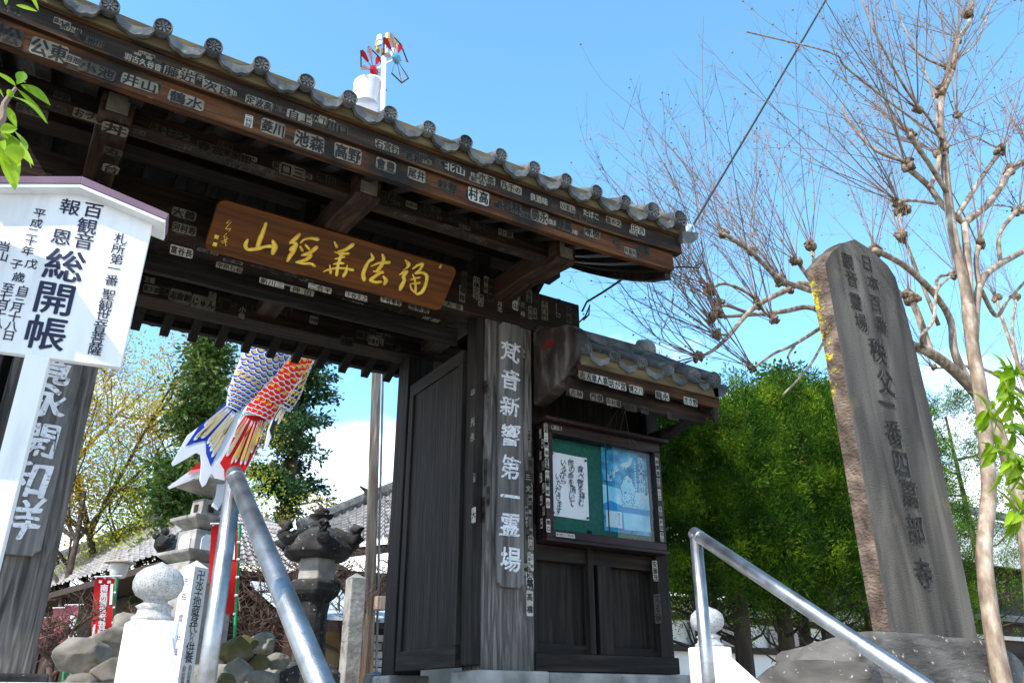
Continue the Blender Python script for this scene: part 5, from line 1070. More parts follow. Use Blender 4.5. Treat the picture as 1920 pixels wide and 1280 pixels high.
for k, (o, r) in enumerate((((0, 0, .2), .13), ((-.12, 0, .30), .06), ((.12, 0, .30), .06), ((0, 0, .38), .07))): m.add(*rock_mesh(A + np.array(o), (r, r, r), 40 + k, 2, .3, 2))
m.build('ridge_end_tile', M['darkstone'], hall)
m = MB(); e_ = [A, A + u_ * 16, A + u_ * 16 + v_ * 2 * aa, A + v_ * 2 * aa]
m.prism([q - np.array([0, 0, .10]) for q in e_], (0, 0, -.12)); m.build('eave_boards', M['hallwood'], hall)
wi = [A + (u_ + v_) * 1.0, A + u_ * 15 + v_, A + u_ * 15 + v_ * (2 * aa - 1), A + u_ + v_ * (2 * aa - 1)]
m = MB(); m.prism([(q[0], q[1], 1.5) for q in wi], (0, 0, A[2] - 1.75)); m.build('wall', M['hallwood'], hall)
for k in range(7):
    p0 = A + (u_ + v_) * 1.0 - u_ * 0 - v_ * .03 + u_ * (0.3 + k * 1.7); m = MB(); m.obox((p0[0], p0[1], A[2] - 1.3), u_ * .6, v_ * .025, np.array([0, 0, .55])); m.build('shutter', M['rafter'], hall)
# second tiled building at right of the pole
e0, e1 = onY(560, 1030, 14), onY(830, 1002, 14); r0, r1 = onY(560, 997, 17.5), onY(830, 885, 17.5)
zb_ = (e0[2] + e1[2]) / 2; b2 = thing('storehouse', (float(e1[0]), 15.5, 1.6), 'second building with pale tiled roof half hidden behind the open door', 'building')
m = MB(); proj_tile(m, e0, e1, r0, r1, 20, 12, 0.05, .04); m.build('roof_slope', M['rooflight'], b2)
m = MB(); m.tube([r0 + [0, 0, .1], r1 + [0, 0, .1]], 0.16, 8); m.build('roof_ridge', M['tile'], b2)
c_ = onY(692, 940, 17.4); m = MB(); m.add(*rock_mesh(c_, (.18, .1, .12), 51, 2, .3)); m.tube([c_, c_ + [-.1, 0, .25], c_ + [-.25, 0, .32]], [.08, .05, .02], 6); m.build('ridge_end_tile', M['darkstone'], b2)
m = MB(); m.prism([e0 + [0, .02, -.12], e1 + [0, .02, -.12], e1 + [0, .4, -.02], e0 + [0, .4, -.02]], (0, 0, -.10)); m.build('eave_boards', M['hallwood'], b2)
m = MB(); m.box(e0[0] + .4, e1[0], 14.8, 17.4, 1.5, min(e0[2], e1[2]) - .15); m.build('wall', M['hallwood'], b2)
# shed with ochre wall
M['ochre'] = mk('ochre plaster', [(0.30, 0.19, 0.085), (0.40, 0.27, 0.13)], ns=3, rough=0.9, bump=0.2); M['redwood'] = wood('red brown post', [(0.12, 0.035, 0.018), (0.22, 0.07, 0.035)], 'Z')
sx0 = float(onY(585, 1200, 11)[0]); sx1 = float(onY(790, 1200, 11)[0]); zs = float(onY(650, 1178, 11)[2])
sh = thing('yard_shed', ((sx0 + sx1) / 2, 11.8, 1.6), 'low shed with ochre wall, red brown post and pale shutters behind the streamer pole', 'shed')
xm = float(onY(700, 1200, 11)[0]); m = MB(); m.box(sx0, xm, 11.6, 11.75, 1.5, zs); m.build('wall', M['ochre'], sh)
m = MB(); m.box(xm - .02, xm + .14, 11.3, 11.46, 1.5, zs + .05); m.build('post', M['redwood'], sh)
m = MB(); m.box(xm + .15, sx1, 11.7, 11.8, 1.5, zs + .1); m.build('wall', M['hallwood'], sh)
for k in range(7): MB().box(xm + .22, xm + .62, 11.62, 11.66, 1.75 + k * .11, 1.84 + k * .11).build('shutter_slat', M['paper'], sh)
rp = onY(734, 1211, 11.5); MB().box(rp[0] - .10, rp[0] + .10, 11.56, 11.60, rp[2] - .06, rp[2] + .06).build('red_sign', M['banred'], sh)
m = MB(); m.prism([(sx0 - .3, 11.2, zs + .12), (sx1, 11.2, zs + .12), (sx1, 13.2, zs + .75), (sx0 - .3, 13.2, zs + .75)], (0, 0, .06)); m.build('roof', mk('pale blue sheet roof', [(0.42, 0.52, 0.58), (0.60, 0.66, 0.70)], ns=2), sh)
# long white house behind the hedge and on the right
M['plaster'] = mk('white plaster', [(0.62, 0.61, 0.58), (0.74, 0.73, 0.70)], ns=2, rough=0.9); M['dkroof'] = mk('dark roof', [(0.05, 0.05, 0.055), (0.10, 0.10, 0.11)], ns=5)
hs_ = thing('white_house', (16, 13, 1.6), 'long white walled house with dark timbers behind the green hedge trees', 'house')
m = MB(); m.box(9.0, 24.0, 13.0, 19, 1.4, 3.6); m.build('wall', M['plaster'], hs_)
for zt_ in (1.95, 2.55, 3.15): MB().box(8.95, 24.05, 12.92, 12.999, zt_, zt_ + .13).build('timber_rail', M['hallwood'], hs_)
for k in range(14): MB().box(9.3 + k * 1.1, 9.42 + k * 1.1, 12.93, 12.998, 1.4, 1.945).build('timber_post', M['hallwood'], hs_)
for k in range(6): MB().box(10 + k * 2.3, 11.2 + k * 2.3, 12.90, 12.915, 2.70, 3.12).build('window', mk('window glass', [(0.04, 0.05, 0.06)], rough=0.1, spec=0.8) if k == 0 else bpy.data.materials['window glass'], hs_)
m = MB(); m.prism([(8.4, 12.2, 3.55), (24.6, 12.2, 3.55), (24.6, 16, 5.2), (8.4, 16, 5.2)], (0, 0, .12)); m.build('roof', M['dkroof'], hs_)
h2 = thing('white_house', (27, 13, 1.6), 'two storey house with broad white eave band right of the inscribed stone', 'house')
p0, p1 = onY(1775, 1000, 12), onY(2060, 1030, 12); zf0, zf1 = onY(1840, 1055, 12)[2], onY(1840, 972, 12)[2]
m = MB(); m.box(p0[0], p1[0] + 6, 12.0, 12.12, zf0, zf1); m.build('eave_band', M['plaster'], h2)
m = MB(); m.box(p0[0] + .4, p1[0] + 6, 12.9, 18, 1.4, zf1 - .1); m.build('wall', M['hallwood'], h2)
for k in range(5): MB().box(p0[0] + .8, p1[0] + 4, 12.80, 12.88, 1.9 + k * .42, 2.0 + k * .42).build('rail', M['plaster'] if k % 2 else M['rafter'], h2)
m = MB(); m.prism([(p0[0] - .3, 11.9, zf1 + .001), (p1[0] + 6, 11.9, zf1 + .001), (p1[0] + 6, 16, zf1 + 1.8), (p0[0] - .3, 16, zf1 + 1.8)], (0, 0, .1)); m.build('roof', M['dkroof'], h2)
# ================================================================ VEGETATION
def leafmat(name, c1, c2, c3, transl=0.35, ns=0.9, rough=0.6):
    return mk(name, [c1, c2, c3], ns=ns, detail=6, rough=rough, transl=transl, spec=0.25)
M['bark'] = mk('tan bark', [(0.13, 0.09, 0.062), (0.27, 0.20, 0.145), (0.46, 0.38, 0.30)], (5, 5, 1.8), 3.4, 12, rough=0.8, bump=0.4, bns=9)
M['knob'] = mk('knobbly bark', [(0.045, 0.03, 0.02), (0.15, 0.10, 0.065), (0.32, 0.24, 0.165)], ns=22, rough=0.9, bump=1.0, bns=40)
M['twig'] = mk('grey brown twig', [(0.15, 0.10, 0.08), (0.27, 0.195, 0.155)], ns=4, rough=0.8)
M['dbark'] = mk('dark bark', [(0.035, 0.025, 0.02), (0.09, 0.065, 0.05)], (5, 5, 1), 3, rough=0.9, bump=0.4)
M['redtwig'] = mk('reddish twig', [(0.05, 0.030, 0.024), (0.14, 0.085, 0.062)], ns=3, rough=0.85)
M['hedge'] = leafmat('bright hedge foliage', (0.005, 0.020, 0.002), (0.040, 0.118, 0.005), (0.23, 0.35, 0.014), 0.26, 3.4, 0.9)
M['dry'] = mk('dry brown sprays', [(0.13, 0.07, 0.02), (0.26, 0.16, 0.05)], ns=5)
M['conif'] = leafmat('cedar foliage', (0.012, 0.032, 0.012), (0.030, 0.075, 0.024), (0.075, 0.13, 0.035), 0.25, 0.7)
M['conif2'] = leafmat('yellowish cedar foliage', (0.02, 0.05, 0.012), (0.055, 0.11, 0.02), (0.14, 0.19, 0.04), 0.3, 0.7)
M['bud'] = leafmat('budding foliage', (0.34, 0.22, 0.05), (0.50, 0.36, 0.05), (0.58, 0.46, 0.08), 0.5, 0.5)
M['bud2'] = leafmat('fresh yellow green foliage', (0.30, 0.33, 0.03), (0.46, 0.50, 0.04), (0.58, 0.60, 0.08), 0.5, 0.6)
M['lime'] = leafmat('lime leaf', (0.16, 0.30, 0.012), (0.30, 0.47, 0.02), (0.44, 0.58, 0.05), 0.5, 5, rough=0.35)
def cat(pts, n=5):
    a = np.array(pts, float); b = np.vstack([a[:1] * 2 - a[1:2], a, a[-1:] * 2 - a[-2:-1]]); o = []
    for i in range(1, len(b) - 2):
        for t in np.linspace(0, 1, n, endpoint=False):
            p0, p1, p2, p3 = b[i - 1:i + 3]; o.append(0.5 * (2 * p1 + (p2 - p0) * t + (2 * p0 - 5 * p1 + 4 * p2 - p3) * t * t + (3 * p1 - p0 - 3 * p2 + p3) * t ** 3))
    o.append(a[-1]); return np.array(o)
R = random.Random(11)
def rv(s=1.0): return np.array([R.uniform(-s, s), R.uniform(-s, s), R.uniform(-s, s)])
def unit(v): return v / (np.linalg.norm(v) + 1e-9)
def knob(mb, p, r, seed):
    r = r * 1.08
    for k in range(5):
        mb.add(*rock_mesh(p + rv(r * .8), (r * R.uniform(.5, 1), r * R.uniform(.5, 1), r * R.uniform(.6, 1.1)), seed + k, 2, .55, 2.4))
def shoot(mt, p, d, Ln, r0=0.006, nt_=8, berries=True):
    d = unit(d); n = 7; pts = [p]; bend = rv(.10); bend[2] += R.uniform(-.02, .08)
    for i in range(n):
        d = unit(d + bend * .55 + rv(.05)); q = pts[-1] + d * Ln / n
        if q[0] < 4.2 and q[2] < 5.4: q = q + np.array([(4.2 - q[0]) * .8, 0, .05])
        pts.append(q)
    mt.tube(pts, np.linspace(r0, r0 * .32, n + 1), 4, False)
    for k in range(nt_):
        i = R.randint(2, n); b = pts[i] if i < len(pts) else pts[-1]; dd = unit(unit(pts[i] - pts[i - 1]) + rv(.75)); l2 = Ln * R.uniform(.10, .26); q = b + dd * l2 * .5 + rv(.01); e = b + dd * l2 + rv(.03) + np.array([0, 0, .02])
        mt.tube([b, q, e], [r0 * .34, r0 * .26, r0 * .16], 3, False)
        for _ in range(2):
            e2 = q + unit(dd + rv(.9)) * l2 * .4; mt.tube([q, e2], [r0 * .22, r0 * .13], 3, False)
        if berries and R.random() < .30: mt.add(*rock_mesh(e, (.008, .008, .008), 1, 1, 0))
def pollard(name, lab, limbs, knobs, base, cat_='tree', n_sh=9, Lr=(.7, 1.6)):
    t = thing(name, base, lab, cat_)
    mt = MB()
    for pts, rs in limbs:
        c_ = cat(pts, 6); r = np.interp(np.linspace(0, 1, len(c_)), np.linspace(0, 1, len(rs)), rs); r = r * (1 + .06 * np.array([mnoise.noise(Vector((*p_,)) * 7) for p_ in c_])); mt.tube(c_, r, 10)
    mt.build('trunk', M['bark'], t, smooth=True)
    ms3 = MB()
    for i, (p, r, fan) in enumerate(knobs):
        mk_ = MB(); knob(mk_, p, r, i * 7); mk_.build('knob', M['knob'], t, smooth=True)
        for _ in range(int(n_sh * R.uniform(.6, 1.3))):
            d = np.array(fan) + rv(.62); shoot(ms3, p + rv(r * .6), d, R.uniform(*Lr), R.uniform(.0036, .0068), 7)
    ms3.build('crown', M['twig'], t)
    return t
T = lambda Y, *pp: [onY(x, y, Y + (dy[0] if dy else 0)) for x, y, *dy in pp]
# front crape tree
YA = 2.75
limA = [(T(YA, (1892, 1330), (1880, 1280), (1862, 1184), (1848, 1078), (1846, 1014), (1854, 919), (1848, 823), (1838, 733), (1824, 653), (1815, 575)), [.060, .054, .048, .046, .045, .046, .046, .045, .045]),
        (T(YA, (1815, 580), (1805, 516), (1788, 445), (1777, 366), (1770, 291), (1763, 234), (1767, 178), (1786, 131), (1795, 80), (1819, 37), (1823, -10)), [.038, .036, .034, .032, .030, .028, .024, .022, .02, .018]),
        (T(YA, (1822, 640), (1818, 560), (1813, 470), (1808, 418)), [.034, .030, .028, .026]),
        (T(YA, (1808, 418), (1770, 388, .05), (1740, 348, .1), (1706, 318, .12)), [.026, .023, .022, .024]),
        (T(YA, (1808, 418), (1850, 385), (1880, 345), (1895, 320), (1935, 295)), [.028, .026, .027, .03]),
        (T(YA, (1795, 404), (1830, 350, .1), (1855, 312, .15), (1875, 285, .2)), [.022, .020, .02, .024]),
        (T(YA, (1776, 362), (1745, 312, -.1), (1722, 278, -.15), (1705, 252, -.2)), [.02, .018, .02, .022]),
        (T(YA, (1743, 350), (1757, 322), (1762, 288)), [.018, .017, .02]), (T(YA, (1755, 382), (1715, 376), (1685, 377)), [.012, .012, .014]),
        (T(YA, (1826, 655), (1832, 560), (1845, 520), (1875, 495), (1935, 462)), [.030, .027, .026, .024]), (T(YA, (1836, 535), (1830, 490), (1836, 458)), [.02, .018, .02]), (T(YA, (1876, 495), (1874, 440), (1905, 396)), [.017, .016, .02]),
        (T(YA, (1840, 545), (1868, 592, .2), (1892, 560, .2), (1930, 520, .2)), [.018, .015, .012]),
        (T(YA, (1765, 262), (1740, 220, -.1), (1700, 170, -.2), (1640, 60, -.3), (1610, -20, -.3)), [.012, .010, .008, .006]), (T(YA, (1760, 240), (1745, 160), (1690, 40), (1665, -30)), [.011, .009, .007, .005]),
        (T(YA, (1775, 265), (1700, 215, -.2), (1590, 130, -.4), (1560, 100, -.5), (1400, 60, -.6)), [.009, .008, .006, .004]), (T(YA, (1700, 305), (1640, 280, .1), (1590, 225, .2), (1578, 190, .2)), [.014, .012, .008]),
        (T(YA, (1790, 115), (1830, 80), (1855, 20), (1865, -20)), [.010, .009, .007]), (T(YA, (1785, 130), (1735, 110), (1700, 80)), [.010, .008, .006])]
kn = lambda Y, x, y, r, fx, fz=1.0, dy=0.0: (onY(x, y, Y + dy), r, (fx, R.uniform(-.3, .3), fz))
knA = [kn(YA, 1703, 312, .035, -.5, .8), kn(YA, 1704, 250, .03, -.5, 1), kn(YA, 1762, 288, .03, -.1, 1), kn(YA, 1877, 280, .036, .2, 1), kn(YA, 1895, 318, .034, .5, 1), kn(YA, 1685, 378, .026, -.9, .5), kn(YA, 1763, 172, .034, -.3, 1), kn(YA, 1781, 128, .030, .4, 1), kn(YA, 1797, 72, .03, .1, 1), kn(YA, 1817, 30, .04, .1, 1), kn(YA, 1720, 205, .026, -.7, .7), kn(YA, 1770, 282, .034, .4, .8), kn(YA, 1836, 456, .03, .3, 1), kn(YA, 1908, 392, .036, .3, 1), kn(YA, 1795, 215, .022, .5, .8), kn(YA, 1935, 290, .04, .2, 1)]
pollard('crape_tree', 'bare pollarded tree with slender tan trunk standing right of the inscribed stone', limA, knA, (5.0, YA, 1.55), n_sh=9)
# rear crape tree spreading behind the stone
YB = 4.4
limB = [(T(YB, (1945, 1300), (1935, 1100), (1912, 940), (1882, 840), (1852, 765), (1800, 705), (1745, 662), (1690, 640), (1610, 612), (1530, 578)), [.085, .08, .075, .07, .062, .055, .05, .045, .036]),
        (T(YB, (1818, 725), (1790, 660), (1782, 601), (1753, 553, -.1), (1706, 506, -.2), (1672, 484, -.2), (1640, 469, -.3)), [.05, .042, .036, .034, .03, .03]),
        (T(YB, (1640, 625), (1560, 560), (1509, 532), (1468, 547), (1425, 569), (1395, 595), (1369, 627), (1339, 655), (1311, 670)), [.04, .034, .03, .026, .022, .018, .015, .012]),
        (T(YB, (1560, 592), (1515, 576, .2), (1468, 584, .2), (1408, 590, .3), (1335, 595, .3)), [.028, .024, .02, .014]),
        (T(YB, (1520, 545), (1477, 530, -.2), (1451, 515, -.3), (1408, 472, -.4), (1356, 438, -.5)), [.026, .022, .018, .016]),
        (T(YB, (1560, 600), (1524, 624, .3), (1485, 648, .3), (1451, 663, .3), (1412, 690, .3)), [.022, .018, .014, .01]),
        (T(YB, (1490, 648, .3), (1478, 668, .3), (1486, 690, .3)), [.012, .01, .008]), (T(YB, (1545, 640, .3), (1515, 690, .3), (1468, 740, .3)), [.014, .012, .008]),
        (T(YB, (1425, 570), (1400, 548), (1360, 532), (1334, 540)), [.015, .014, .012]), (T(YB, (1408, 590, .3), (1370, 575, .3), (1350, 573, .3)), [.014, .013, .012]),
        (T(YB, (1560, 560), (1530, 500), (1522, 462)), [.026, .022, .022]), (T(YB, (1530, 540), (1505, 505), (1494, 487)), [.02, .018, .018]), (T(YB, (1369, 627), (1350, 628), (1345, 627)), [.01, .009, .009]),
        (T(YB, (1745, 662), (1725, 600), (1715, 575), (1708, 560)), [.04, .036, .034, .036]), (T(YB, (1760, 610), (1690, 430), (1693, 395)), [.022, .018, .018]), (T(YB, (1753, 553), (1760, 520, .2), (1790, 515, .2)), [.02, .018, .016]), (T(YB, (1735, 655), (1728, 630, -.2), (1750, 600, -.2), (1757, 545, -.2), (1785, 515, -.2)), [.02, .018, .016, .014])]
knB = [kn(YB, 1356, 438, .04, -.9, 1.0), kn(YB, 1408, 470, .03, -.6, 1.2), kn(YB, 1464, 525, .04, -.4, 1.2), kn(YB, 1492, 487, .04, -.4, 1.2), kn(YB, 1522, 458, .045, -.2, 1.3), kn(YB, 1335, 595, .035, -1, .4), kn(YB, 1350, 573, .035, -.7, .9), kn(YB, 1334, 540, .04, -.8, .8), kn(YB, 1311, 670, .03, -1.2, .1), kn(YB, 1345, 627, .028, -1, .4), kn(YB, 1345, 590, .03, -.5, 1), kn(YB, 1412, 690, .028, -1, .2), kn(YB, 1450, 600, .03, -.3, .9), kn(YB, 1640, 468, .05, -.2, 1.2), kn(YB, 1693, 395, .06, -.1, 1.3), kn(YB, 1708, 555, .06, .0, 1.2), kn(YB, 1790, 513, .045, .2, 1), kn(YB, 1420, 570, .03, -.5, 1.1), kn(YB, 1690, 440, .05, .2, 1.2), kn(YB, 1480, 540, .03, -.6, 1.1)]
pollard('crape_tree', 'large bare pollarded tree spreading branches to the left behind the inscribed stone', limB, knB, (8.3, YB, 1.6), n_sh=10, Lr=(.9, 2.1))
# third, thinner one beyond
YC = 7.5; limC = [(T(YC, (1990, 1250), (1960, 900), (1935, 760), (1915, 690)), [.09, .075, .06, .05]), (T(YC, (1935, 760), (1880, 600), (1868, 560)), [.04, .035, .03]), (T(YC, (1945, 800), (1900, 640), (1905, 560)), [.035, .03, .026]), (T(YC, (1925, 740), (1840, 690), (1750, 690)), [.04, .03, .02])]
pollard('crape_tree', 'farther bare tree at the right edge behind the other two', limC, [kn(YC, 1868, 558, .06, -.2), kn(YC, 1905, 556, .06, .1), kn(YC, 1750, 690, .04, -.6, .6), kn(YC, 1915, 690, .05, .1), kn(YC, 1820, 690, .03, -.3, .8)], (16.5, YC, 1.6), n_sh=12, Lr=(1.0, 2.2))

# ---------------------------------------------------------------- foliage builders
def blades(centres, dirs, length, width, curl=0.25):
    """thin three-point blades, (n, 4, 3)"""
    n = len(centres); d = dirs / (np.linalg.norm(dirs, axis=1)[:, None] + 1e-9)
    s_ = np.cross(d, rng.normal(size=(n, 3))); s_ /= np.linalg.norm(s_, axis=1)[:, None] + 1e-9
    L_ = (length * rng.uniform(.6, 1.4, n))[:, None]; W_ = (width * rng.uniform(.6, 1.4, n))[:, None]
    nn = np.cross(s_, d)
    return np.stack([centres, centres + d * L_ * .5 + s_ * W_ + nn * L_ * curl * .3, centres + d * L_ + nn * L_ * curl * rng.uniform(-1, 1, n)[:, None], centres + d * L_ * .5 - s_ * W_ + nn * L_ * curl * .3], 1)
def hedge_tree(x, Y, zt, rx, lab, nfr, mat='hedge', z0=1.6, low=0.5):
    t = thing('hedge_tree', (x, Y, z0), lab, 'tree', 'cypress trees of the hedge')
    m = MB(); m.tube([(x, Y, z0 - .1), (x + .03, Y, z0 + 1.2), (x, Y, zt - .4)], [.09, .07, .02], 8); m.build('trunk', M['dbark'], t, smooth=True)
    H = zt - z0 - low; ncl = int(nfr / 21); cs, ds = [], []
    for q in range(ncl):                                         # sprays of foliage with gaps between them
        h = min(.99, max(.0, R.betavariate(1.15, 1.15))); a = R.uniform(0, 6.283)
        if h < .22 and R.random() > h * 3.6 + .15: continue
        rad = (.72 + .28 * h / .35) if h < .35 else max(0., 1 - ((h - .35) / .66) ** 2) ** .55
        lp = mnoise.noise(Vector((math.cos(a) * 1.7 + x, math.sin(a) * 1.7 + Y, h * H * 1.6)))
        r = rx * rad * R.uniform(.35, 1) ** .45 * (1 + .30 * lp + .30 * mnoise.noise(Vector((math.cos(a) * 5 + x, math.sin(a) * 5 + Y, h * H * 4)))) + .02; sz = R.choice((.6, .8, 1.0, 1.3, 1.7))
        c_ = np.array([x + r * math.cos(a), Y + r * math.sin(a), z0 + low + h * H + .15 * lp]); ax = unit(np.array([math.cos(a) * .8, math.sin(a) * .8, .75]) + rv(.45))
        k = int(78 * sz ** 1.5); o = rng.normal(size=(k, 3)) * .050 * sz; u = rng.uniform(-.10, .24, (k, 1)) * sz; cs.append(c_ + o * (1 - u / sz * 3.2) + ax * u); ds.append(ax * .7 + o * 9 + rng.normal(size=(k, 3)) * .35)
    cs = np.concatenate(cs); ds = np.concatenate(ds); out = [blades(cs, ds, .050, .0050)]
    m = MB(); m.tris(np.concatenate(out)); m.build('crown', M[mat], t)
    dead = rng.choice(len(cs), 900); m = MB(); m.tris(blades(cs[dead] + rng.normal(size=(900, 3)) * .03, ds[dead], .045, .005)); m.build('dry_sprays', M['dry'], t)
    m = MB()
    for k in range(26):
        z = z0 + low * .4 + R.uniform(0, .75) * (zt - z0); a = R.uniform(0, 6.28); ln = rx * R.uniform(.5, .85); m.tube([(x, Y, z), (x + math.cos(a) * ln * .6, Y + math.sin(a) * ln * .6, z + .1), (x + math.cos(a) * ln, Y + math.sin(a) * ln, z + .3)], [.02, .012, .005], 5)
    m.build('branches', M['dbark'], t)
ht = [(1283, 5.75, 798, .62, 'hedge cypress nearest the gate wing, partly in its shadow'), (1345, 5.75, 768, .70, 'hedge cypress second from the gate, half shaded'), (1415, 5.9, 748, .75, 'bright hedge cypress in the middle behind the right handrail top'), (1488, 5.8, 748, .75, 'bright hedge cypress left of the inscribed stone, standing slightly forward'), (1560, 6.3, 742, .8, 'tall bright hedge cypress touching the left outline of the inscribed stone'), (1640, 6.8, 760, .85, 'hedge cypress mostly hidden behind the inscribed stone'), (1765, 7.6, 745, .95, 'yellowish hedge cypress between the inscribed stone and tan tree trunk'), (1300, 7.0, 800, .8, 'darker cypress in the second row behind the gate wing'), (1450, 7.2, 770, .9, 'cypress in the second row behind the middle of the hedge')]
for i, (px, Y, py, rx, lab) in enumerate(ht):
    p_ = onY(px, py, Y); hedge_tree(float(p_[0]), Y, float(p_[2]) + .05, rx, lab, 17000 if i < 6 else 12000, 'hedge', low=.75)
def conifer(x, Y, z0, zt, rmax, lab, n_wh, mat, per=60, clump=.55, bl=.22, lowf=.25, prof=1.0, grp=None, seed=0, thin=1.0):
    t = thing('cedar_tree', (x, Y, z0), lab, 'tree', grp); RR = random.Random(seed)
    m = MB(); m.tube([(x, Y, z0 - .2), (x + .1, Y, (z0 + zt) / 2), (x, Y, zt)], [.035 * (zt - z0) * .5, .022 * (zt - z0) * .5, .02], 10)
    cs, ds = [], []
    for k in range(n_wh):
        f_ = k / n_wh; z = z0 + (zt - z0) * (lowf + (1 - lowf) * f_); rl = rmax * (1 - f_) ** prof * RR.uniform(.6, 1.1) + .16
        for b in range(RR.randint(4, 6)):
            a = RR.uniform(0, 6.283); ln = rl * RR.uniform(.55, 1.12); dx, dy = math.cos(a), math.sin(a)
            e = (x + dx * ln, Y + dy * ln, z + ln * RR.uniform(-.25, .12)); mid = (x + dx * ln * .5, Y + dy * ln * .5, z - .02 * ln + .1)
            m.tube([(x, Y, z), mid, e], [.05, .035, .012], 5, False)
            for q in np.linspace(.35, 1.0, max(2, int(ln / .45))):
                if RR.random() > thin: continue
                c_ = np.array([x + dx * ln * q, Y + dy * ln * q, z + (e[2] - z) * q]) + np.array([RR.gauss(0, .15), RR.gauss(0, .15), RR.gauss(0, .10)])
                n = int(per * RR.uniform(.6, 1.3)); o = rng.normal(size=(n, 3)) * np.array([.42, .42, .26]) * clump; cs.append(c_ + o); dd = o * 1.2 + rng.normal(size=(n, 3)) * .25 + np.array([dx * .2, dy * .2, -.05]); ds.append(dd)
    m.build('trunk', M['dbark'], t, smooth=True)
    m = MB(); m.tris(blades(np.concatenate(cs), np.concatenate(ds), bl, bl * .22)); m.build('crown', M[mat], t); return t
p_ = onY(398, 640, 18.5); conifer(float(p_[0]), 18.5, 1.6, float(p_[2]) + .5, .62, 'dark cedar tree left of the carp streamers', 24, 'conif2', 85, .34, .15, .22, .8, 'cedars behind the yard', 1, .62)
p_ = onY(560, 700, 26); conifer(float(p_[0]), 26, 1.6, 17.5, 1.45, 'tall dark cedar right of the carp streamers with bare lower trunk', 26, 'conif', 110, .40, .18, .36, .55, 'cedars behind the yard', 2, .72)
p_ = onY(1462, 682, 17); conifer(float(p_[0]), 17, 1.6, float(p_[2]), 1.7, 'brownish cedar top above the hedge left of the inscribed stone', 22, 'conif2', 60, .6, .2, .3, .8, None, 3)
p_ = onY(1392, 720, 15); conifer(float(p_[0]), 15, 1.6, float(p_[2]), .8, 'thin pointed cedar top above the hedge', 18, 'conif', 40, .4, .16, .3, 1, None, 4)
p_ = onY(1555, 690, 17); conifer(float(p_[0]), 17, 1.6, float(p_[2]) - .4, 1.5, 'cedar top close to the left outline of the inscribed stone', 18, 'conif', 50, .5, .2, .3, 1, None, 9)
def decid(name, x, Y, z0, H, spread, lab, nb, mat, leaf_n, leaf, bark='dbark', seed=0, grp=None, lean=(0, 0), up=.75, r0=.12, fork=.25, lv=3, twigs=True):
    RR = random.Random(seed); t = thing(name, (x, Y, z0), lab, 'tree', grp); mt = MB(); mc = MB(); ends = []
    def g(p, d, ln, r, lev):
        n = 4; pts = [p]
        for i in range(n): d = unit(d + np.array([RR.gauss(0, .14), RR.gauss(0, .14), RR.gauss(.05, .10)])); pts.append(pts[-1] + d * ln / n)
        (mt if lev < 2 else mc).tube(pts, np.linspace(r, r * .5, n + 1), 7 if lev < 2 else 4, False)
        if lev >= lv: ends.extend(pts[1:]); return
        for k in range(nb if lev else nb + 1):
            i = RR.randint(1 if lev else 2, n); a = np.array([RR.gauss(0, 1), RR.gauss(0, 1), RR.gauss(0, .5)]); g(pts[i], unit(d * up + unit(a) * .75 + np.array([0, 0, .18])), ln * RR.uniform(.48, .72), r * .48, lev + 1)
    g(np.array([x, Y, z0 - .1]), np.array([lean[0], lean[1], 1.0]), H * .55, r0, 0)
    mt.build('trunk', M[bark], t, smooth=True); mc.build('branches', M[bark], t)
    if leaf_n:
        E_ = np.array(ends); c_ = np.repeat(E_, leaf_n, 0); c_ = c_ + rng.normal(size=c_.shape) * spread; dd = rng.normal(size=c_.shape) * np.array([1, 1, .55])
        m = MB(); m.tris(blades(c_, dd, leaf, leaf * .36)); m.build('crown', M[mat], t)
    return t
p_ = onY(285, 1000, 23); decid('budding_tree', float(p_[0]), 23, 1.6, 10.2, .34, 'tall tree with ochre spring buds above the temple hall roof', 4, 'bud', 17, .066, seed=5, lv=4, r0=.13, lean=(-.05, 0))
p_ = onY(235, 1000, 21); decid('budding_tree', float(p_[0]), 21, 1.6, 6.6, .34, 'lower tree with fresh yellow green leaves above the hall roof', 4, 'bud2', 15, .062, seed=8, lv=4, r0=.14)
p_ = onY(120, 1010, 20); decid('budding_tree', float(p_[0]), 20, 1.6, 8.6, .32, 'leaning tree with sparse yellow green buds beside the left pillar', 3, 'bud', 26, .062, seed=13, lv=4, lean=(.25, 0), r0=.10)
p_ = onY(345, 1000, 24); decid('budding_tree', float(p_[0]), 24, 1.6, 6.2, .4, 'yellow green undergrowth tree below the left cedar', 4, 'bud2', 12, .065, seed=21, lv=4, r0=.12)
p_ = onY(190, 1000, 26); decid('budding_tree', float(p_[0]), 26, 1.6, 10.5, .40, 'ochre budding tree farthest back beside the signboard edge', 4, 'bud', 12, .07, seed=34, lv=4, r0=.17)
p_ = onY(612, 1010, 19); decid('twig_tree', float(p_[0]), 19, 1.6, 3.7, .2, 'pale bare shrub tree haze right of the stone lantern finial', 5, 'bud', 1, .10, 'redtwig', seed=3, lv=4, r0=.07)
for i, (px, Y, H, lab) in enumerate(((690, 12.4, 3.3, 'reddish bare maple behind the streamer pole'), (640, 11.5, 2.7, 'reddish bare shrub right of the stone lantern'), (500, 10.2, 2.1, 'bare twiggy shrub between red banner and lantern'), (735, 13.2, 3.4, 'reddish bare maple next to the open door edge'), (120, 9.5, 1.2, 'bare twiggy shrub in front of the faded banners'), (300, 12, 1.5, 'bare twiggy shrub below the hall eave'))):
    p_ = onY(px, 1200, Y); decid('bare_shrub', float(p_[0]), Y, 1.6, H, .1, lab, 5, 'bud', 0, .1, 'redtwig', seed=40 + i, up=.35, r0=.05, lv=4, grp='bare shrubs in the yard')
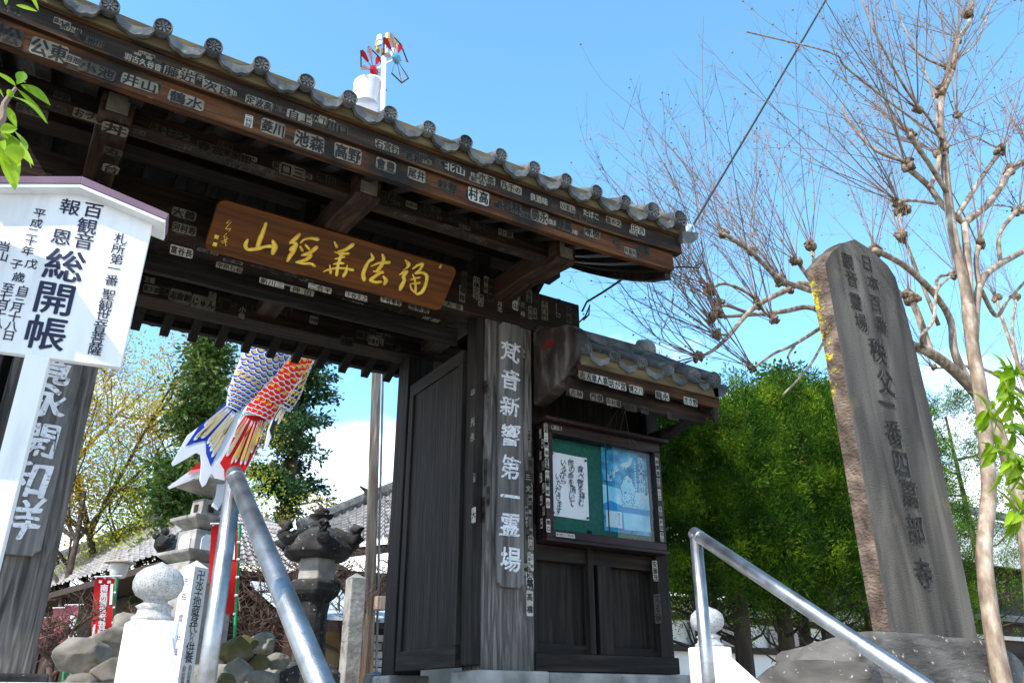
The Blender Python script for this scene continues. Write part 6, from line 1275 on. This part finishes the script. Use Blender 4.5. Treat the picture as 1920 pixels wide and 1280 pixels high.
# ---------------------------------------------------------------- leafy sprays close to the camera
def leaf(mb, b, tip, wd, seed=0, droop=.0):
    b = np.array(b, float); tip = np.array(tip, float); d = tip - b; Ln = np.linalg.norm(d); d = d / Ln
    s_ = np.cross(d, unit(np.array([.2, -1, .35]) + rv(.5))); s_ = unit(s_); nn = unit(np.cross(s_, d)); rows = []
    for u in np.linspace(0, 1, 9):
        w = wd * (math.sin(math.pi * u ** .85) ** .9) * (1 if u < .8 else 1) + .0004; c_ = b + d * Ln * u + nn * droop * Ln * math.sin(math.pi * u)
        rows.append([c_ - s_ * w + nn * w * .35, c_ - s_ * w * .5 + nn * w * .12, c_, c_ + s_ * w * .5 + nn * w * .12, c_ + s_ * w + nn * w * .35])
    mb.grid(rows)
Yn = 1.45
sap = thing('sapling', (-0.42, 1.42, terr(1.42)), 'lime green leafy spray hanging in at the left photo edge above the signboard', 'sapling')
m = MB(); m.tube(cat([(-0.42, 1.42, terr(1.42)), (-.40, 1.44, 1.9), (-.30, 1.45, 2.35), onY(-20, 245, Yn), onY(8, 195, Yn), onY(30, 165, Yn)], 5), np.linspace(.014, .003, 26), 6); m.tube(cat([(-.36, 1.44, 2.1), onY(-40, 300, Yn), onY(0, 240, Yn)], 4), np.linspace(.007, .003, 9), 5); m.build('stem', M['twig'], sap)
m = MB(); zl = lambda a, b: (a / 5.118, 120 + b / 5.118)
for (b, tp, w) in (((180, 185), (225, 75), .0065), ((150, 215), (-60, 70), .0055), ((160, 195), (235, 180), .004), ((200, 200), (485, 400), .0075), ((165, 240), (460, 575), .0075), ((110, 310), (445, 570), .006), ((70, 310), (110, 255), .005), ((20, 400), (160, 610), .0075), ((0, 640), (165, 620), .0075), ((135, 640), (255, 830), .0085), ((0, 640), (325, 975), .008), ((30, 650), (300, 1000), .007), ((10, 660), (160, 1190), .011), ((0, 850), (145, 1215), .008), ((110, 760), (170, 960), .011), ((-60, 470), (50, 440), .008), ((-50, 650), (45, 840), .006), ((30, 320), (-60, 230), .006)):
    leaf(m, onY(*zl(*b), Yn + R.uniform(-.03, .03)), onY(*zl(*tp), Yn + R.uniform(-.03, .03)), w * 1.35, droop=R.uniform(.0, .12))
leaf(m, onY(30, 10, Yn), onY(70, 22, Yn), .005); leaf(m, onY(8, -12, Yn), onY(11, 10, Yn), .004); leaf(m, onY(55, -15, Yn), onY(72, 20, Yn), .004)
m.build('leaves', M['lime'], sap, smooth=True)
Yr = 2.2
sap2 = thing('sapling', (4.35, 2.2, terr(2.2)), 'lime green leafy shrub reaching in at the right photo edge over the tan trunk', 'sapling')
m = MB(); ml = MB(); cl_ = [(1895, 700), (1880, 735), (1905, 760), (1875, 765), (1900, 800), (1890, 830), (1870, 870), (1895, 880), (1915, 930), (1905, 960), (1918, 840), (1925, 700)]
hub = onY(1975, 900, Yr); m.tube(cat([(4.75, 2.2, terr(2.2)), (4.7, 2.2, 2.0), hub], 4), np.linspace(.016, .012, 9), 6)
for x, y in cl_:
    c_ = onY(x, y, Yr) + np.array([0, R.uniform(-.12, .12), 0]); m.tube([hub, hub * .5 + c_ * .5 + [0, 0, .05], c_], [.006, .004, .002], 5)
    for k in range(13):
        a = R.uniform(0, 6.28); d = np.array([math.cos(a), .5 * math.sin(a * 1.7), .55 * math.sin(a) - .25]); st = c_ + rv(.02); leaf(ml, st, st + unit(d) * R.uniform(.11, .20), R.uniform(.017, .027), droop=R.uniform(0, .15))
m.build('stem', M['twig'], sap2); ml.build('leaves', M['lime'], sap2, smooth=True)

# ---------------------------------------------------------------- tidy
bpy.data.objects.remove(_fo)
for o in list(bpy.data.objects):
    if '_loc' in o.keys(): del o['_loc']
